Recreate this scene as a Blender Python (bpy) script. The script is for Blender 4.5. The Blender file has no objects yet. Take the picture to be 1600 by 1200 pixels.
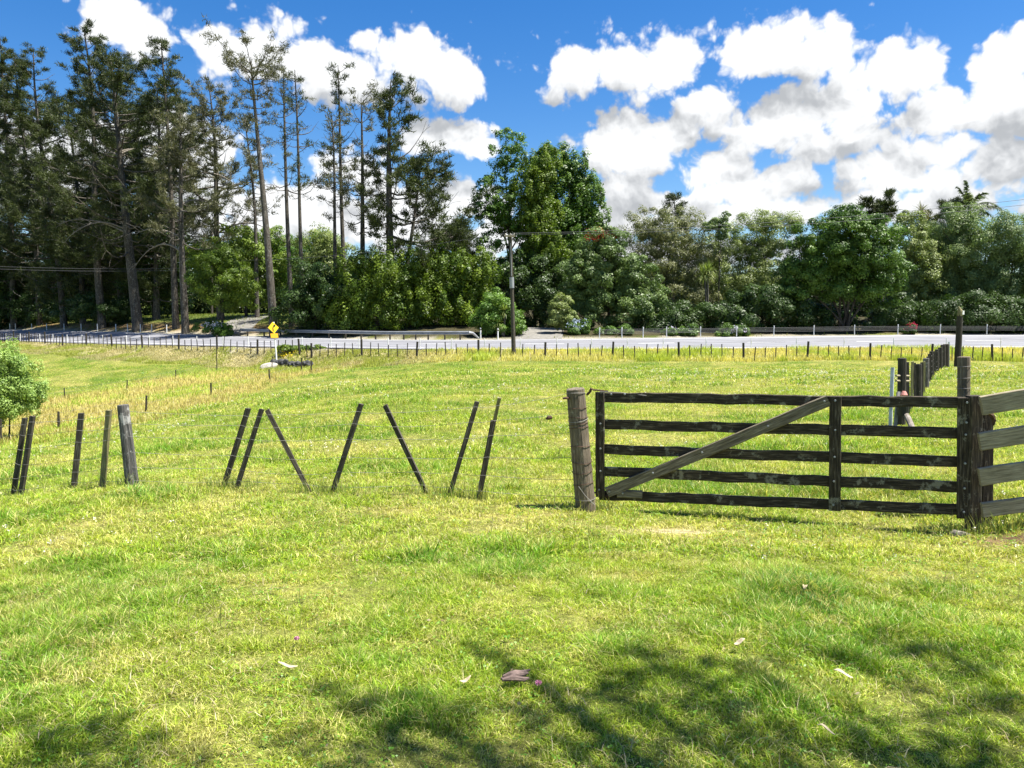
import bpy, math, random
import numpy as np
from mathutils import Vector, Matrix
sc = bpy.context.scene
col = sc.collection
R = math.radians

# ------------------------------------------------------------------ camera, sky, sun
F_PX, HOR = 1202.0, 505.0
CAM_Z = 1.7
PITCH = math.atan((600 - HOR) / F_PX)
cd = bpy.data.cameras.new('camera'); cam = bpy.data.objects.new('camera', cd); col.objects.link(cam)
cd.sensor_width = 36; cd.lens = 36 * F_PX / 1600; cd.clip_end = 3000; cd.clip_start = 0.05
cam.location = (0, 0, CAM_Z); cam.rotation_euler = (math.pi / 2 - PITCH, 0, 0)
sc.camera = cam
SUN_EL, SUN_AZ = R(66), R(99)            # azimuth measured from +Y towards +X
sl = bpy.data.lights.new('sun', 'SUN'); sl.energy = 4.6; sl.angle = R(0.5); sl.color = (1, .96, .88)
so = bpy.data.objects.new('sun', sl); col.objects.link(so)
sdir = Vector((math.cos(SUN_EL) * math.sin(SUN_AZ), math.cos(SUN_EL) * math.cos(SUN_AZ), math.sin(SUN_EL)))
so.rotation_euler = sdir.to_track_quat('Z', 'Y').to_euler(); so.location = (0, 0, 60)
sc.view_settings.view_transform = 'Standard'; sc.view_settings.look = 'None'
sc.view_settings.exposure = 1.54; sc.view_settings.gamma = 1
sc.cycles.max_bounces = 6; sc.cycles.diffuse_bounces = 3; sc.cycles.glossy_bounces = 2
sc.cycles.transmission_bounces = 3; sc.cycles.transparent_max_bounces = 4
sc.cycles.use_denoising = True

def build_world():
    w = bpy.data.worlds.new('World'); sc.world = w; w.use_nodes = True
    nt = w.node_tree; N = nt.nodes; L = nt.links; N.clear()
    def m(op, a, b=None, c=None, clamp=False):
        n = N.new('ShaderNodeMath'); n.operation = op; n.use_clamp = clamp
        for i, v in enumerate((a, b, c)):
            if v is None: continue
            if isinstance(v, (int, float)): n.inputs[i].default_value = v
            else: L.new(v, n.inputs[i])
        return n.outputs[0]
    def vm(op, a, b=None, out=0):
        n = N.new('ShaderNodeVectorMath'); n.operation = op
        for i, v in enumerate((a, b)):
            if v is None: continue
            if isinstance(v, tuple): n.inputs[i].default_value = v
            else: L.new(v, n.inputs[i])
        return n.outputs[out]
    tc = N.new('ShaderNodeTexCoord'); sx = N.new('ShaderNodeSeparateXYZ'); L.new(tc.outputs['Generated'], sx.inputs[0])
    az = m('ARCTAN2', sx.outputs[0], sx.outputs[1])
    el = m('ARCSINE', sx.outputs[2])
    cx = N.new('ShaderNodeCombineXYZ'); L.new(az, cx.inputs[0]); L.new(el, cx.inputs[1])
    P0 = cx.outputs[0]
    clouds = [  # centre and half size in image pixels, turned into sky directions below
        (195,48,75,52),(345,80,55,48),(425,92,105,58),(505,105,80,46),(560,125,55,34),(650,105,100,60),(700,125,60,40),(640,75,50,30),
        (700,215,62,34),(745,235,35,25),(730,320,70,40),(640,350,130,60),(560,270,60,40),(480,340,120,60),(770,370,60,35),(240,230,130,70),(80,260,120,80),(330,320,120,60),
        (900,110,62,52),(960,100,80,48),(1040,115,90,58),(1110,160,70,40),
        (1210,75,105,50),(1290,85,80,45),(1180,100,70,38),(1390,120,80,55),(1440,110,50,45),(1330,170,150,60),(1220,195,120,55),(1450,180,80,40),(1300,225,110,32),
        (990,220,88,48),(1040,215,60,42),(950,225,50,30),(1000,255,80,30),
        (1110,265,70,42),(1200,285,75,30),(1230,275,40,24),(1160,300,110,28),
        (1580,110,80,60),(1560,170,90,50),(1640,140,90,80),
        (1480,240,130,32),(1560,250,110,36),(1380,265,80,28),(1420,285,120,28),
        (970,290,50,28),(1020,320,80,20),(1200,330,260,24),(1450,315,200,34),(960,345,70,28),(1000,400,300,24)]
    def dirpx(px, py):
        v = Vector(((px - 800) / F_PX, math.cos(PITCH) + (600 - py) / F_PX * math.sin(PITCH), -math.sin(PITCH) + (600 - py) / F_PX * math.cos(PITCH))).normalized()
        return math.atan2(v.x, v.y), math.asin(v.z)
    blobs = []
    for (px, py, rx, ry) in clouds:
        a, e = dirpx(px, py); a2, e2 = dirpx(px + rx, py); _, e3 = dirpx(px, py - ry)
        blobs.append((a, e, max(.01, a2 - a) * 1.46, max(.008, e3 - e) * 1.42))
    rnd = random.Random(5)
    for k in range(14):          # the rest of the sky round the viewer
        a = rnd.uniform(.9, 2 * math.pi - .9); a = (a + math.pi) % (2 * math.pi) - math.pi
        r = rnd.uniform(.15, .32)
        blobs.append((a, rnd.uniform(.12, .8), r, r * .45))
    def warp(P):
        n = N.new('ShaderNodeTexNoise'); n.noise_dimensions = '2D'; L.new(P, n.inputs['Vector'])
        n.inputs['Scale'].default_value = 16; n.inputs['Detail'].default_value = 3; n.inputs['Roughness'].default_value = .55
        d = vm('SUBTRACT', n.outputs['Color'], (.5, .5, .5))
        return vm('ADD', P, vm('MULTIPLY', d, (.026, .018, 0)))
    def field(P):
        cur = None
        for (a, e, rx, ry) in blobs:
            q = vm('MULTIPLY', vm('SUBTRACT', P, (a, e, 0)), (1 / rx, 1 / ry, 0))
            f = m('SUBTRACT', 1.0, vm('LENGTH', q, out='Value' if False else 1))
            cur = f if cur is None else m('SMOOTH_MAX', cur, f, .12)
        return cur
    def puff(P):
        v = N.new('ShaderNodeTexVoronoi'); v.voronoi_dimensions = '2D'; v.feature = 'SMOOTH_F1'; L.new(P, v.inputs['Vector'])
        v.inputs['Scale'].default_value = 21; v.inputs['Detail'].default_value = 3.5; v.inputs['Roughness'].default_value = .5
        v.inputs['Smoothness'].default_value = .35; v.inputs['Lacunarity'].default_value = 2.2
        n = N.new('ShaderNodeTexNoise'); n.noise_dimensions = '2D'; L.new(P, n.inputs['Vector'])
        n.inputs['Scale'].default_value = 22; n.inputs['Detail'].default_value = 7; n.inputs['Roughness'].default_value = .6
        return m('ADD', m('MULTIPLY', v.outputs['Distance'], -.85), m('MULTIPLY', n.outputs['Fac'], .42))
    Pa = warp(P0)
    Pb = vm('ADD', Pa, (.006, .05, 0))
    Fa, Fb = field(Pa), field(Pb)
    Na = puff(Pa)
    Nb = puff(vm('ADD', Pa, (.003, .008, 0)))
    dens = m('ADD', Fa, m('MULTIPLY', m('SUBTRACT', Na, -.315), .85))
    alpha = N.new('ShaderNodeMapRange'); alpha.interpolation_type = 'SMOOTHERSTEP'
    L.new(dens, alpha.inputs[0]); alpha.inputs[1].default_value = .04; alpha.inputs[2].default_value = .40
    g = m('ADD', m('MULTIPLY', m('SUBTRACT', Fa, Fb), 1.25), m('MULTIPLY', m('SUBTRACT', Na, Nb), 1.0))
    lf = N.new('ShaderNodeTexNoise'); lf.noise_dimensions = '2D'; L.new(P0, lf.inputs['Vector']); lf.inputs['Scale'].default_value = 9; lf.inputs['Detail'].default_value = 4
    g = m('ADD', g, m('MULTIPLY', m('SUBTRACT', lf.outputs['Fac'], .5), 1.1))
    thin = N.new('ShaderNodeMapRange'); L.new(dens, thin.inputs[0]); thin.inputs[1].default_value = .1; thin.inputs[2].default_value = .9
    thin.inputs[3].default_value = .35; thin.inputs[4].default_value = -.02
    shade = N.new('ShaderNodeMapRange'); L.new(m('ADD', g, thin.outputs[0]), shade.inputs[0])
    shade.inputs[1].default_value = -.50; shade.inputs[2].default_value = .62; shade.interpolation_type = 'SMOOTHSTEP'
    cc = N.new('ShaderNodeMixRGB'); L.new(shade.outputs[0], cc.inputs[0])
    cc.inputs[1].default_value = (3.5, 3.65, 3.85, 1); cc.inputs[2].default_value = (7.2, 7.3, 7.4, 1)
    sky = N.new('ShaderNodeTexSky'); sky.sky_type = 'NISHITA'; sky.sun_disc = False
    sky.sun_elevation = SUN_EL; sky.sun_rotation = SUN_AZ; sky.air_density = 1.0; sky.dust_density = .35; sky.ozone_density = 2.2
    hs = N.new('ShaderNodeHueSaturation'); hs.inputs['Saturation'].default_value = 1.42; hs.inputs['Value'].default_value = 1.12; hs.inputs['Hue'].default_value = .508
    L.new(sky.outputs[0], hs.inputs['Color'])
    mix = N.new('ShaderNodeMixRGB'); L.new(alpha.outputs[0], mix.inputs[0]); L.new(hs.outputs[0], mix.inputs[1]); L.new(cc.outputs[0], mix.inputs[2])
    bg = N.new('ShaderNodeBackground'); bg.inputs['Strength'].default_value = .052; L.new(mix.outputs[0], bg.inputs['Color'])
    out = N.new('ShaderNodeOutputWorld'); L.new(bg.outputs[0], out.inputs['Surface'])
    w.cycles.sampling_method = 'MANUAL'; w.cycles.sample_map_resolution = 512
build_world()

# ------------------------------------------------------------------ pixel <-> world
def at(px, py, Y):
    """the point seen at (px, py) of the photograph, Y metres in front of the camera"""
    dx = (px - 800) / F_PX; dy = (600 - py) / F_PX
    fy = math.cos(PITCH) + dy * math.sin(PITCH); fz = -math.sin(PITCH) + dy * math.cos(PITCH)
    t = Y / fy
    return Vector((dx * t, Y, CAM_Z + fz * t))
def X_at(px, Y): return (px - 800) / F_PX * Y * 1.0
rng = np.random.default_rng(7)

# ------------------------------------------------------------------ numeric noise
def _h(i, j, s):
    v = np.sin(i * 127.1 + j * 311.7 + s * 74.7) * 43758.5453
    return v - np.floor(v)
def vnoise(x, y, s=0):
    xi = np.floor(x); yi = np.floor(y); fx = x - xi; fy = y - yi
    fx = fx * fx * (3 - 2 * fx); fy = fy * fy * (3 - 2 * fy)
    a = _h(xi, yi, s); b = _h(xi + 1, yi, s); c = _h(xi, yi + 1, s); d = _h(xi + 1, yi + 1, s)
    return (a * (1 - fx) + b * fx) * (1 - fy) + (c * (1 - fx) + d * fx) * fy
def fbm(x, y, s=0, o=4):
    r = 0; a = .5; t = 0
    for k in range(o):
        r = r + a * vnoise(x * 2 ** k + 13.1 * k, y * 2 ** k + 7.7 * k, s + k); t += a; a *= .5
    return r / t
def sstep(a, b, x):
    t = np.clip((x - a) / (b - a), 0, 1); return t * t * (3 - 2 * t)

# ------------------------------------------------------------------ road line and terrain
RN = [(-90, 122), (-66, 99), (-49.5, 85), (-38.5, 77), (-30, 72), (-22.6, 68), (-16, 64.6), (-10, 62.2), (-2.5, 60.6), (10, 61), (21, 62.9), (29.4, 64.1), (37.8, 64.9), (50, 65.6), (75, 66), (110, 66)]
RX = np.array([p[0] for p in RN], float); RY = np.array([p[1] for p in RN], float)
def catmull(xs, ys, n=6):
    P = np.stack([xs, ys], 1); out = []
    for i in range(len(P) - 1):
        p0 = P[max(i - 1, 0)]; p1 = P[i]; p2 = P[i + 1]; p3 = P[min(i + 2, len(P) - 1)]
        for t in np.linspace(0, 1, n, endpoint=False):
            out.append(.5 * ((2 * p1) + (-p0 + p2) * t + (2 * p0 - 5 * p1 + 4 * p2 - p3) * t * t + (-p0 + 3 * p1 - 3 * p2 + p3) * t ** 3))
    out.append(P[-1]); return np.array(out)
RC = catmull(RX, RY)                              # the near edge line
_t = np.gradient(RC, axis=0); _t /= np.linalg.norm(_t, axis=1)[:, None]
RNRM = np.stack([-_t[:, 1], _t[:, 0]], 1)          # away from the camera
RLEN = np.concatenate([[0], np.cumsum(np.linalg.norm(np.diff(RC, axis=0), axis=1))])
RW = 7.6                                           # distance between the two edge lines
def road_far_z(px): return np.interp(px, [0, 100, 300, 500, 750, 1000, 1200, 1500], [.55, .5, .25, .12, .17, .27, .35, .5])
_pxr = 800 + F_PX * RC[:, 0] / np.maximum(RC[:, 1], 1)
RZF = road_far_z(_pxr); RZN = np.full(len(RC), -.27)
def road_pt(i, d):
    """point at RC sample i (float), d metres beyond the near edge line"""
    k = int(min(max(i, 0), len(RC) - 1.001)); f = i - k
    p = RC[k] * (1 - f) + RC[k + 1] * f; n = RNRM[k] * (1 - f) + RNRM[k + 1] * f
    zf = RZF[k] * (1 - f) + RZF[k + 1] * f; dd = min(max(d, -1.2), RW + 1.2)
    return Vector((p[0] + n[0] * d, p[1] + n[1] * d, -.27 + (zf + .27) * dd / RW))
def road_sd(x, y):
    """signed distance beyond the near edge line and the sample index"""
    best = np.full(x.shape, 1e9); idx = np.zeros(x.shape, int)
    for i in range(0, len(RC)):
        d = (x - RC[i, 0]) ** 2 + (y - RC[i, 1]) ** 2
        mk = d < best; best = np.where(mk, d, best); idx = np.where(mk, i, idx)
    s = (x - RC[idx, 0]) * RNRM[idx, 0] + (y - RC[idx, 1]) * RNRM[idx, 1]
    return s, idx
CTRL = []
def cpx(px, py, D):
    p = at(px, py, D); CTRL.append((p.x, p.y, p.z))
for p in [(-4, -3, .05), (0, -3, .03), (4, -3, .1), (-8, -12, .2), (8, -12, .3), (-3, 3, -.03), (0, 3, 0), (3, 3, .0), (-7, 4, -.2), (7, 3, .12), (9, 6.5, .25), (-12, 0, -.2), (14, 0, .5), (0, 5, -.04), (2, 5.2, -.05), (4.2, 5.4, -.04), (5.4, 6.4, .10)]: CTRL.append(p)
STAKE_BASE = {'post': (207, 758, 9.0)}
for p in [(915, 797, 7.6), (1515, 832, 6.72), (1210, 812, 7.2), (748, 780, 8.0), (663, 775, 8.2), (520, 772, 8.5), (365, 764, 8.9), (207, 760, 9.0), (28, 777, 9.4), (-200, 790, 10)]: cpx(*p)
for p in [(90, 671, 34), (228, 646, 38), (330, 618, 44), (420, 594, 50), (487, 580, 55), (0, 706, 26), (-150, 720, 24), (100, 622, 45), (198, 611, 48), (275, 593, 53), (339, 581, 57), (0, 640, 41), (-200, 640, 42),
          (50, 575, 66), (-150, 575, 66), (200, 572, 64), (300, 571, 62), (800, 650, 16.8), (800, 600, 29), (800, 575, 43), (500, 640, 18.5), (500, 610, 31), (1200, 650, 16), (1200, 600, 28), (1200, 578, 43), (1500, 600, 26), (1500, 575, 43), (1410, 664, 14), (1600, 640, 17), (250, 690, 17.5), (60, 710, 16)]: cpx(*p)
FENCE = [(-120, 534, 108), (0, 538, 93), (100, 544, 80), (200, 552, 73), (300, 558, 69), (380, 563, 66), (487, 565, 62), (600, 561, 59), (700, 559, 57), (850, 560, 56), (1000, 562, 56), (1200, 563, 57), (1400, 564, 58), (1600, 565, 59), (1800, 566, 60)]
for p in FENCE: cpx(*p)
for i in range(0, len(RC), 6):
    for d in (-1.3, RW + 1.3):
        q = road_pt(i, d); CTRL.append((q.x, q.y, q.z - .08))
    n = RNRM[i]; p = RC[i]; px = 800 + F_PX * p[0] / max(p[1], 1)
    zz = float(np.interp(px, [0, 420, 760, 1600], [2.0, 1.5, .9, 1.0]))
    CTRL.append((p[0] + n[0] * (RW + 7), p[1] + n[1] * (RW + 7), zz)); CTRL.append((p[0] + n[0] * (RW + 30), p[1] + n[1] * (RW + 30), zz + .9))
for p in [(-150, 250, 4), (0, 250, 4), (150, 250, 4), (-300, 600, 6), (0, 600, 6), (300, 600, 6), (-120, 20, -2), (-60, -40, -1), (60, -40, 1), (120, 20, .5), (80, 40, 0), (45, 30, -.2), (40, 48, -.9), (-60, 45, -2.6)]: CTRL.append(p)
CT = np.array(CTRL); SC = 50.0
def _phi(r2): return np.where(r2 > 1e-12, .5 * r2 * np.log(np.maximum(r2, 1e-12)), 0)
_x = CT[:, :2] / SC; _n = len(_x)
_K = _phi(((_x[:, None] - _x[None]) ** 2).sum(-1)) + np.eye(_n) * 2e-5
_Pm = np.hstack([np.ones((_n, 1)), _x]); _A = np.zeros((_n + 3, _n + 3)); _A[:_n, :_n] = _K; _A[:_n, _n:] = _Pm; _A[_n:, :_n] = _Pm.T
_W = np.linalg.solve(_A, np.concatenate([CT[:, 2], np.zeros(3)]))
def _tps(x, y):
    out = np.empty(x.shape); X = x.ravel() / SC; Y = y.ravel() / SC; o = out.ravel()
    for s in range(0, len(X), 40000):
        a = X[s:s + 40000]; b = Y[s:s + 40000]
        r2 = (a[:, None] - _x[None, :, 0]) ** 2 + (b[:, None] - _x[None, :, 1]) ** 2
        o[s:s + 40000] = _phi(r2) @ _W[:_n] + _W[_n] + _W[_n + 1] * a + _W[_n + 2] * b
    return o.reshape(x.shape)
def _raw(x, y):
    z = _tps(x, y)
    z = z + .05 * (fbm(x * .9, y * .9, 3, 3) - .5) + .16 * (fbm(x * .17, y * .17, 9, 2) - .5) * sstep(9, 25, y)
    dx, dy = x - 1.75, y - 6.9
    z = z - .05 * np.exp(-(dx * dx / .5 + dy * dy / .12))
    z = z + 9 * sstep(146, 170, y)
    m = y > 45
    if m.any():
        s, i = road_sd(x[m], y[m])
        zr = -.27 + (RZF[i] + .27) * np.clip(s, -1.2, RW + 1.2) / RW - .07
        w = sstep(-3.2, -1.2, s) * (1 - sstep(RW + 1.2, RW + 3.5, s))
        z[m] = z[m] * (1 - w) + zr * w
    return z
# sheet: rows get wider with distance
NR, NC = 330, 260
rows = np.concatenate([np.linspace(-25, 1.2, 20, endpoint=False), 1.2 * (900 / 1.2) ** np.linspace(0, 1, NR - 20)])
uc = np.linspace(-1, 1, NC)
GX = uc[None, :] * (14 + 1.25 * np.maximum(rows, 0))[:, None]; GY = np.repeat(rows[:, None], NC, 1)
GZ = _raw(GX.copy(), GY.copy())
def H(x, y):
    """height of the ground sheet (bilinear on its own grid)"""
    x = np.atleast_1d(np.asarray(x, float)); y = np.atleast_1d(np.asarray(y, float))
    r = np.interp(y, rows, np.arange(len(rows))); i = np.clip(r.astype(int), 0, len(rows) - 2); f = r - i
    w = 14 + 1.25 * np.maximum(y, 0); c = np.clip((x / w + 1) / 2 * (NC - 1), 0, NC - 1.001); j = c.astype(int); g = c - j
    return (GZ[i, j] * (1 - g) + GZ[i, j + 1] * g) * (1 - f) + (GZ[i + 1, j] * (1 - g) + GZ[i + 1, j + 1] * g) * f
def hz(x, y): return float(H(x, y)[0])
def gp(px, Y, dz=0.0):
    """ground point in the direction of photo column px, Y metres away"""
    x = X_at(px, Y) * 1.0; z = hz(x, Y)
    for _ in range(4):     # the column's x depends a little on height because the camera is tilted
        t = Y * math.cos(PITCH) - (z - CAM_Z) * math.sin(PITCH); x = (px - 800) / F_PX * t; z = hz(x, Y)
    return Vector((x, Y, z + dz))
def z_top(py, Y): return at(800, py, Y).z

# ------------------------------------------------------------------ materials
def newmat(name):
    m = bpy.data.materials.new(name); m.use_nodes = True; nt = m.node_tree
    return m, nt, nt.nodes['Principled BSDF'], nt.nodes['Material Output']
def attr_leaf(name, trans=.35, rough=.5, spec=.3, gain=1.0, tcol=(1.0, 1.15, .5)):
    m, nt, b, o = newmat(name); L = nt.links
    a = nt.nodes.new('ShaderNodeAttribute'); a.attribute_name = 'tint'
    src = a.outputs['Color']
    L.new(src, b.inputs['Base Color']); b.inputs['Roughness'].default_value = rough; b.inputs['Specular IOR Level'].default_value = spec
    t = nt.nodes.new('ShaderNodeBsdfTranslucent'); mu = nt.nodes.new('ShaderNodeMixRGB'); mu.blend_type = 'MULTIPLY'; mu.inputs[0].default_value = 1
    mu.inputs[2].default_value = (*tcol, 1); L.new(src, mu.inputs[1]); L.new(mu.outputs[0], t.inputs['Color'])
    mx = nt.nodes.new('ShaderNodeMixShader'); mx.inputs[0].default_value = trans
    L.new(b.outputs[0], mx.inputs[1]); L.new(t.outputs[0], mx.inputs[2]); L.new(mx.outputs[0], o.inputs['Surface'])
    return m
def ramp(nt, src, stops):
    r = nt.nodes.new('ShaderNodeValToRGB'); nt.links.new(src, r.inputs[0]); e = r.color_ramp.elements
    while len(e) < len(stops): e.new(.5)
    for k, (p, c) in enumerate(stops): e[k].position = p; e[k].color = (*c, 1)
    return r.outputs[0]
def noise(nt, scale, detail=4, rough=.55, vec=None, coord='Object', sc3=None):
    n = nt.nodes.new('ShaderNodeTexNoise'); n.inputs['Scale'].default_value = scale; n.inputs['Detail'].default_value = detail; n.inputs['Roughness'].default_value = rough
    if vec is None:
        tc = nt.nodes.new('ShaderNodeTexCoord'); vec = tc.outputs[coord]
    if sc3:
        mp = nt.nodes.new('ShaderNodeMapping'); nt.links.new(vec, mp.inputs[0]); mp.inputs['Scale'].default_value = sc3; vec = mp.outputs[0]
    nt.links.new(vec, n.inputs['Vector']); return n.outputs['Fac']
def bump(nt, b, h, s=.3, d=.01):
    bn = nt.nodes.new('ShaderNodeBump'); bn.inputs['Strength'].default_value = s; bn.inputs['Distance'].default_value = d
    nt.links.new(h, bn.inputs['Height']); nt.links.new(bn.outputs[0], b.inputs['Normal'])
def wood(name, dark, mid, light, lich=(.22, .24, .16), grain=(1.2, 14, 14), axis=0, lamt=.62, bs=.5):
    """weathered wood, grain along the object's own x (axis 0) or z (axis 2)"""
    m, nt, b, o = newmat(name)
    g = list(grain) if axis == 0 else [grain[1], grain[2], grain[0]]
    tc = nt.nodes.new('ShaderNodeTexCoord'); oi = nt.nodes.new('ShaderNodeObjectInfo'); ad = nt.nodes.new('ShaderNodeVectorMath'); ad.operation = 'MULTIPLY_ADD'
    nt.links.new(oi.outputs['Random'], ad.inputs[0]); ad.inputs[1].default_value = (37, 53, 71); nt.links.new(tc.outputs['Object'], ad.inputs[2]); vv = ad.outputs[0]
    f = noise(nt, 5, 6, .65, vec=vv, sc3=g); c = ramp(nt, f, [(.3, dark), (.52, mid), (.74, light)])
    f2 = noise(nt, 6.5, 9, .72, vec=vv); r2 = ramp(nt, f2, [(lamt - .01, (0, 0, 0)), (lamt + .05, (.85, .85, .85))])
    mx = nt.nodes.new('ShaderNodeMixRGB'); nt.links.new(r2, mx.inputs[0]); nt.links.new(c, mx.inputs[1]); mx.inputs[2].default_value = (*lich, 1)
    nt.links.new(mx.outputs[0], b.inputs['Base Color']); b.inputs['Roughness'].default_value = .85; b.inputs['Specular IOR Level'].default_value = .25
    bump(nt, b, f, bs, .008); return m
def plain(name, c, rough=.6, metal=0, var=.25, scale=6, spec=.4):
    m, nt, b, o = newmat(name); f = noise(nt, scale, 4)
    lo = tuple(max(0, v * (1 - var)) for v in c); hi = tuple(min(1, v * (1 + var)) for v in c)
    nt.links.new(ramp(nt, f, [(.3, lo), (.7, hi)]), b.inputs['Base Color']); b.inputs['Roughness'].default_value = rough; b.inputs['Metallic'].default_value = metal
    b.inputs['Specular IOR Level'].default_value = spec
    return m
M = {}
M['gate_wood'] = wood('gate_wood', (.012, .009, .006), (.042, .033, .022), (.17, .14, .10), lich=(.22, .21, .16), lamt=.57)
M['brace_wood'] = wood('brace_wood', (.055, .045, .03), (.16, .135, .095), (.32, .28, .20), lich=(.25, .25, .18), lamt=.66)
M['rail_wood'] = wood('rail_wood', (.14, .115, .075), (.30, .255, .175), (.46, .41, .30), lich=(.20, .21, .13), lamt=.68)
M['stake_wood'] = wood('stake_wood', (.022, .018, .013), (.065, .055, .04), (.20, .18, .14), lich=(.2, .19, .16), axis=2, lamt=.66)
M['pale_stake'] = wood('pale_stake', (.09, .08, .035), (.2, .18, .085), (.34, .31, .18), axis=2, lamt=.7)
M['post_wood'] = wood('post_wood', (.05, .038, .027), (.15, .12, .085), (.30, .255, .19), lich=(.28, .27, .22), axis=2, lamt=.6, bs=.8)
M['grey_post'] = wood('grey_post', (.03, .027, .024), (.10, .093, .085), (.24, .23, .21), lich=(.36, .35, .33), axis=2, lamt=.56, bs=.7)
M['far_post'] = wood('far_post', (.015, .013, .01), (.04, .035, .028), (.1, .09, .07), axis=2)
M['pole_wood'] = wood('pole_wood', (.035, .03, .022), (.07, .06, .047), (.13, .115, .09), axis=2)
M['bark'] = wood('bark', (.026, .022, .017), (.075, .064, .05), (.17, .152, .125), lich=(.20, .20, .17), grain=(.25, 1.2, 1.2), axis=2, lamt=.56)
M['dark_bark'] = wood('dark_bark', (.02, .016, .012), (.05, .042, .033), (.10, .088, .07), lich=(.12, .12, .1), grain=(.25, 1.2, 1.2), axis=2, lamt=.6)
M['dead_wood'] = wood('dead_wood', (.10, .085, .065), (.2, .175, .145), (.34, .31, .27), lich=(.34, .34, .3), grain=(.4, 2, 2), axis=2)
M['galv'] = plain('galvanised_wire', (.22, .21, .19), .7, .1)
M['pale_metal'] = plain('pale_metal', (.5, .52, .54), .6, .1)
M['rust'] = plain('rusty_iron', (.09, .05, .032), .75, .3, .5, 30)
M['steel'] = plain('galvanised_steel', (.30, .31, .32), .55, .35, .2, 1.5)
M['white'] = plain('white_paint', (.78, .78, .76), .5, 0, .06)
M['yellow'] = plain('sign_yellow', (.82, .56, .02), .45, 0, .03)
M['orange'] = plain('sign_orange', (.80, .40, .02), .45, 0, .03)
M['black'] = plain('black_paint', (.012, .012, .012), .5, 0, .1)
M['cable'] = plain('power_cable', (.10, .10, .11), .7, 0, .1)
M['rope'] = plain('wire_rope', (.22, .22, .22), .8, 0, .1, spec=.1)
M['leaf'] = attr_leaf('foliage', .32, .45, .3)
M['needle'] = attr_leaf('needles', .18, .55, .25)
M['grass'] = attr_leaf('grass_blades', .42, .42, .35, tcol=(1.1, 1.06, .5))
M['petal'] = attr_leaf('petals', .3, .6, .1, tcol=(1, 1, 1))
M['stone'] = plain('dark_stone', (.05, .05, .05), .8, 0, .6, 3)
M['rock_lichen'] = plain('rock_lichen', (.17, .155, .12), .9, 0, .6, 25)
M['pale_stone'] = plain('pale_stone', (.36, .33, .28), .85, 0, .3, 5)
M['deadleaf'] = plain('dry_leaf', (.40, .33, .21), .6, 0, .25, 40)
M['barkchip'] = plain('bark_chip', (.13, .09, .075), .85, 0, .5, 30)

def ground_material():
    m, nt, b, o = newmat('paddock_soil'); L = nt.links
    a = nt.nodes.new('ShaderNodeAttribute'); a.attribute_name = 'tint'
    f = noise(nt, 9, 6, .7); f2 = noise(nt, 1.3, 4, .6)
    f3 = noise(nt, 70, 4, .75); f4 = nt.nodes.new('ShaderNodeMath'); f4.operation = 'MULTIPLY_ADD'; L.new(f3, f4.inputs[0]); f4.inputs[1].default_value = .8; L.new(f, f4.inputs[2]); r = ramp(nt, f4.outputs[0], [(.62, (.3, .3, .25)), (.88, (.8, .8, .75)), (1.12, (1.5, 1.5, 1.35))]); r2 = ramp(nt, f2, [(.3, (.8, .85, .8)), (.7, (1.15, 1.1, 1.1))])
    m1 = nt.nodes.new('ShaderNodeMixRGB'); m1.blend_type = 'MULTIPLY'; m1.inputs[0].default_value = 1; L.new(a.outputs['Color'], m1.inputs[1]); L.new(r, m1.inputs[2])
    m2 = nt.nodes.new('ShaderNodeMixRGB'); m2.blend_type = 'MULTIPLY'; m2.inputs[0].default_value = 1; L.new(m1.outputs[0], m2.inputs[1]); L.new(r2, m2.inputs[2])
    L.new(m2.outputs[0], b.inputs['Base Color']); b.inputs['Roughness'].default_value = .95; b.inputs['Specular IOR Level'].default_value = .1
    bump(nt, b, f3, .8, .02); return m
M['ground'] = ground_material()
def asphalt():
    m, nt, b, o = newmat('asphalt'); f = noise(nt, .6, 8, .75, sc3=(.35, 2.2, 1)); f2 = noise(nt, 40, 3, .6)
    c = ramp(nt, f, [(.32, (.12, .12, .13)), (.66, (.22, .22, .235))])
    nt.links.new(c, b.inputs['Base Color']); b.inputs['Roughness'].default_value = .9; bump(nt, b, f2, .3, .01); return m
M['asphalt'] = asphalt()
M['gravel'] = plain('pale_gravel', (.17, .16, .14), .9, 0, .3, 3)
M['marking'] = plain('road_marking', (.72, .72, .7), .6, 0, .12, 4)

# ------------------------------------------------------------------ mesh helpers
def mesh_np(name, verts, faces_list, mat, tint=None, smooth=False):
    """faces_list: list of int arrays (n, k). tint: (nverts, 3) colours"""
    me = bpy.data.meshes.new(name); verts = np.ascontiguousarray(verts, np.float32)
    faces_list = [np.asarray(f, np.int32) for f in faces_list if len(f)]
    loops = np.concatenate([f.ravel() for f in faces_list]); counts = np.concatenate([np.full(len(f), f.shape[1], np.int32) for f in faces_list])
    starts = np.concatenate([[0], np.cumsum(counts)[:-1]]).astype(np.int32)
    me.vertices.add(len(verts)); me.vertices.foreach_set('co', verts.ravel())
    me.loops.add(len(loops)); me.loops.foreach_set('vertex_index', loops.astype(np.int32))
    me.polygons.add(len(counts)); me.polygons.foreach_set('loop_start', starts)
    me.polygons.foreach_set('loop_total', counts)
    me.update(calc_edges=True)
    me.polygons.foreach_set('use_smooth', np.full(len(counts), bool(smooth)))
    if tint is not None:
        at_ = me.attributes.new('tint', 'FLOAT_COLOR', 'POINT'); c = np.ones((len(verts), 4), np.float32); c[:, :3] = tint
        at_.data.foreach_set('color', c.ravel())
    if mat: me.materials.append(mat)
    return me
def link(name, me, parent=None, mat4=None):
    o = bpy.data.objects.new(name, me); col.objects.link(o)
    if parent is not None: o.parent = parent
    if mat4 is not None: o.matrix_local = (Matrix.Translation(-parent.location) @ mat4) if parent is not None else mat4
    return o
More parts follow.
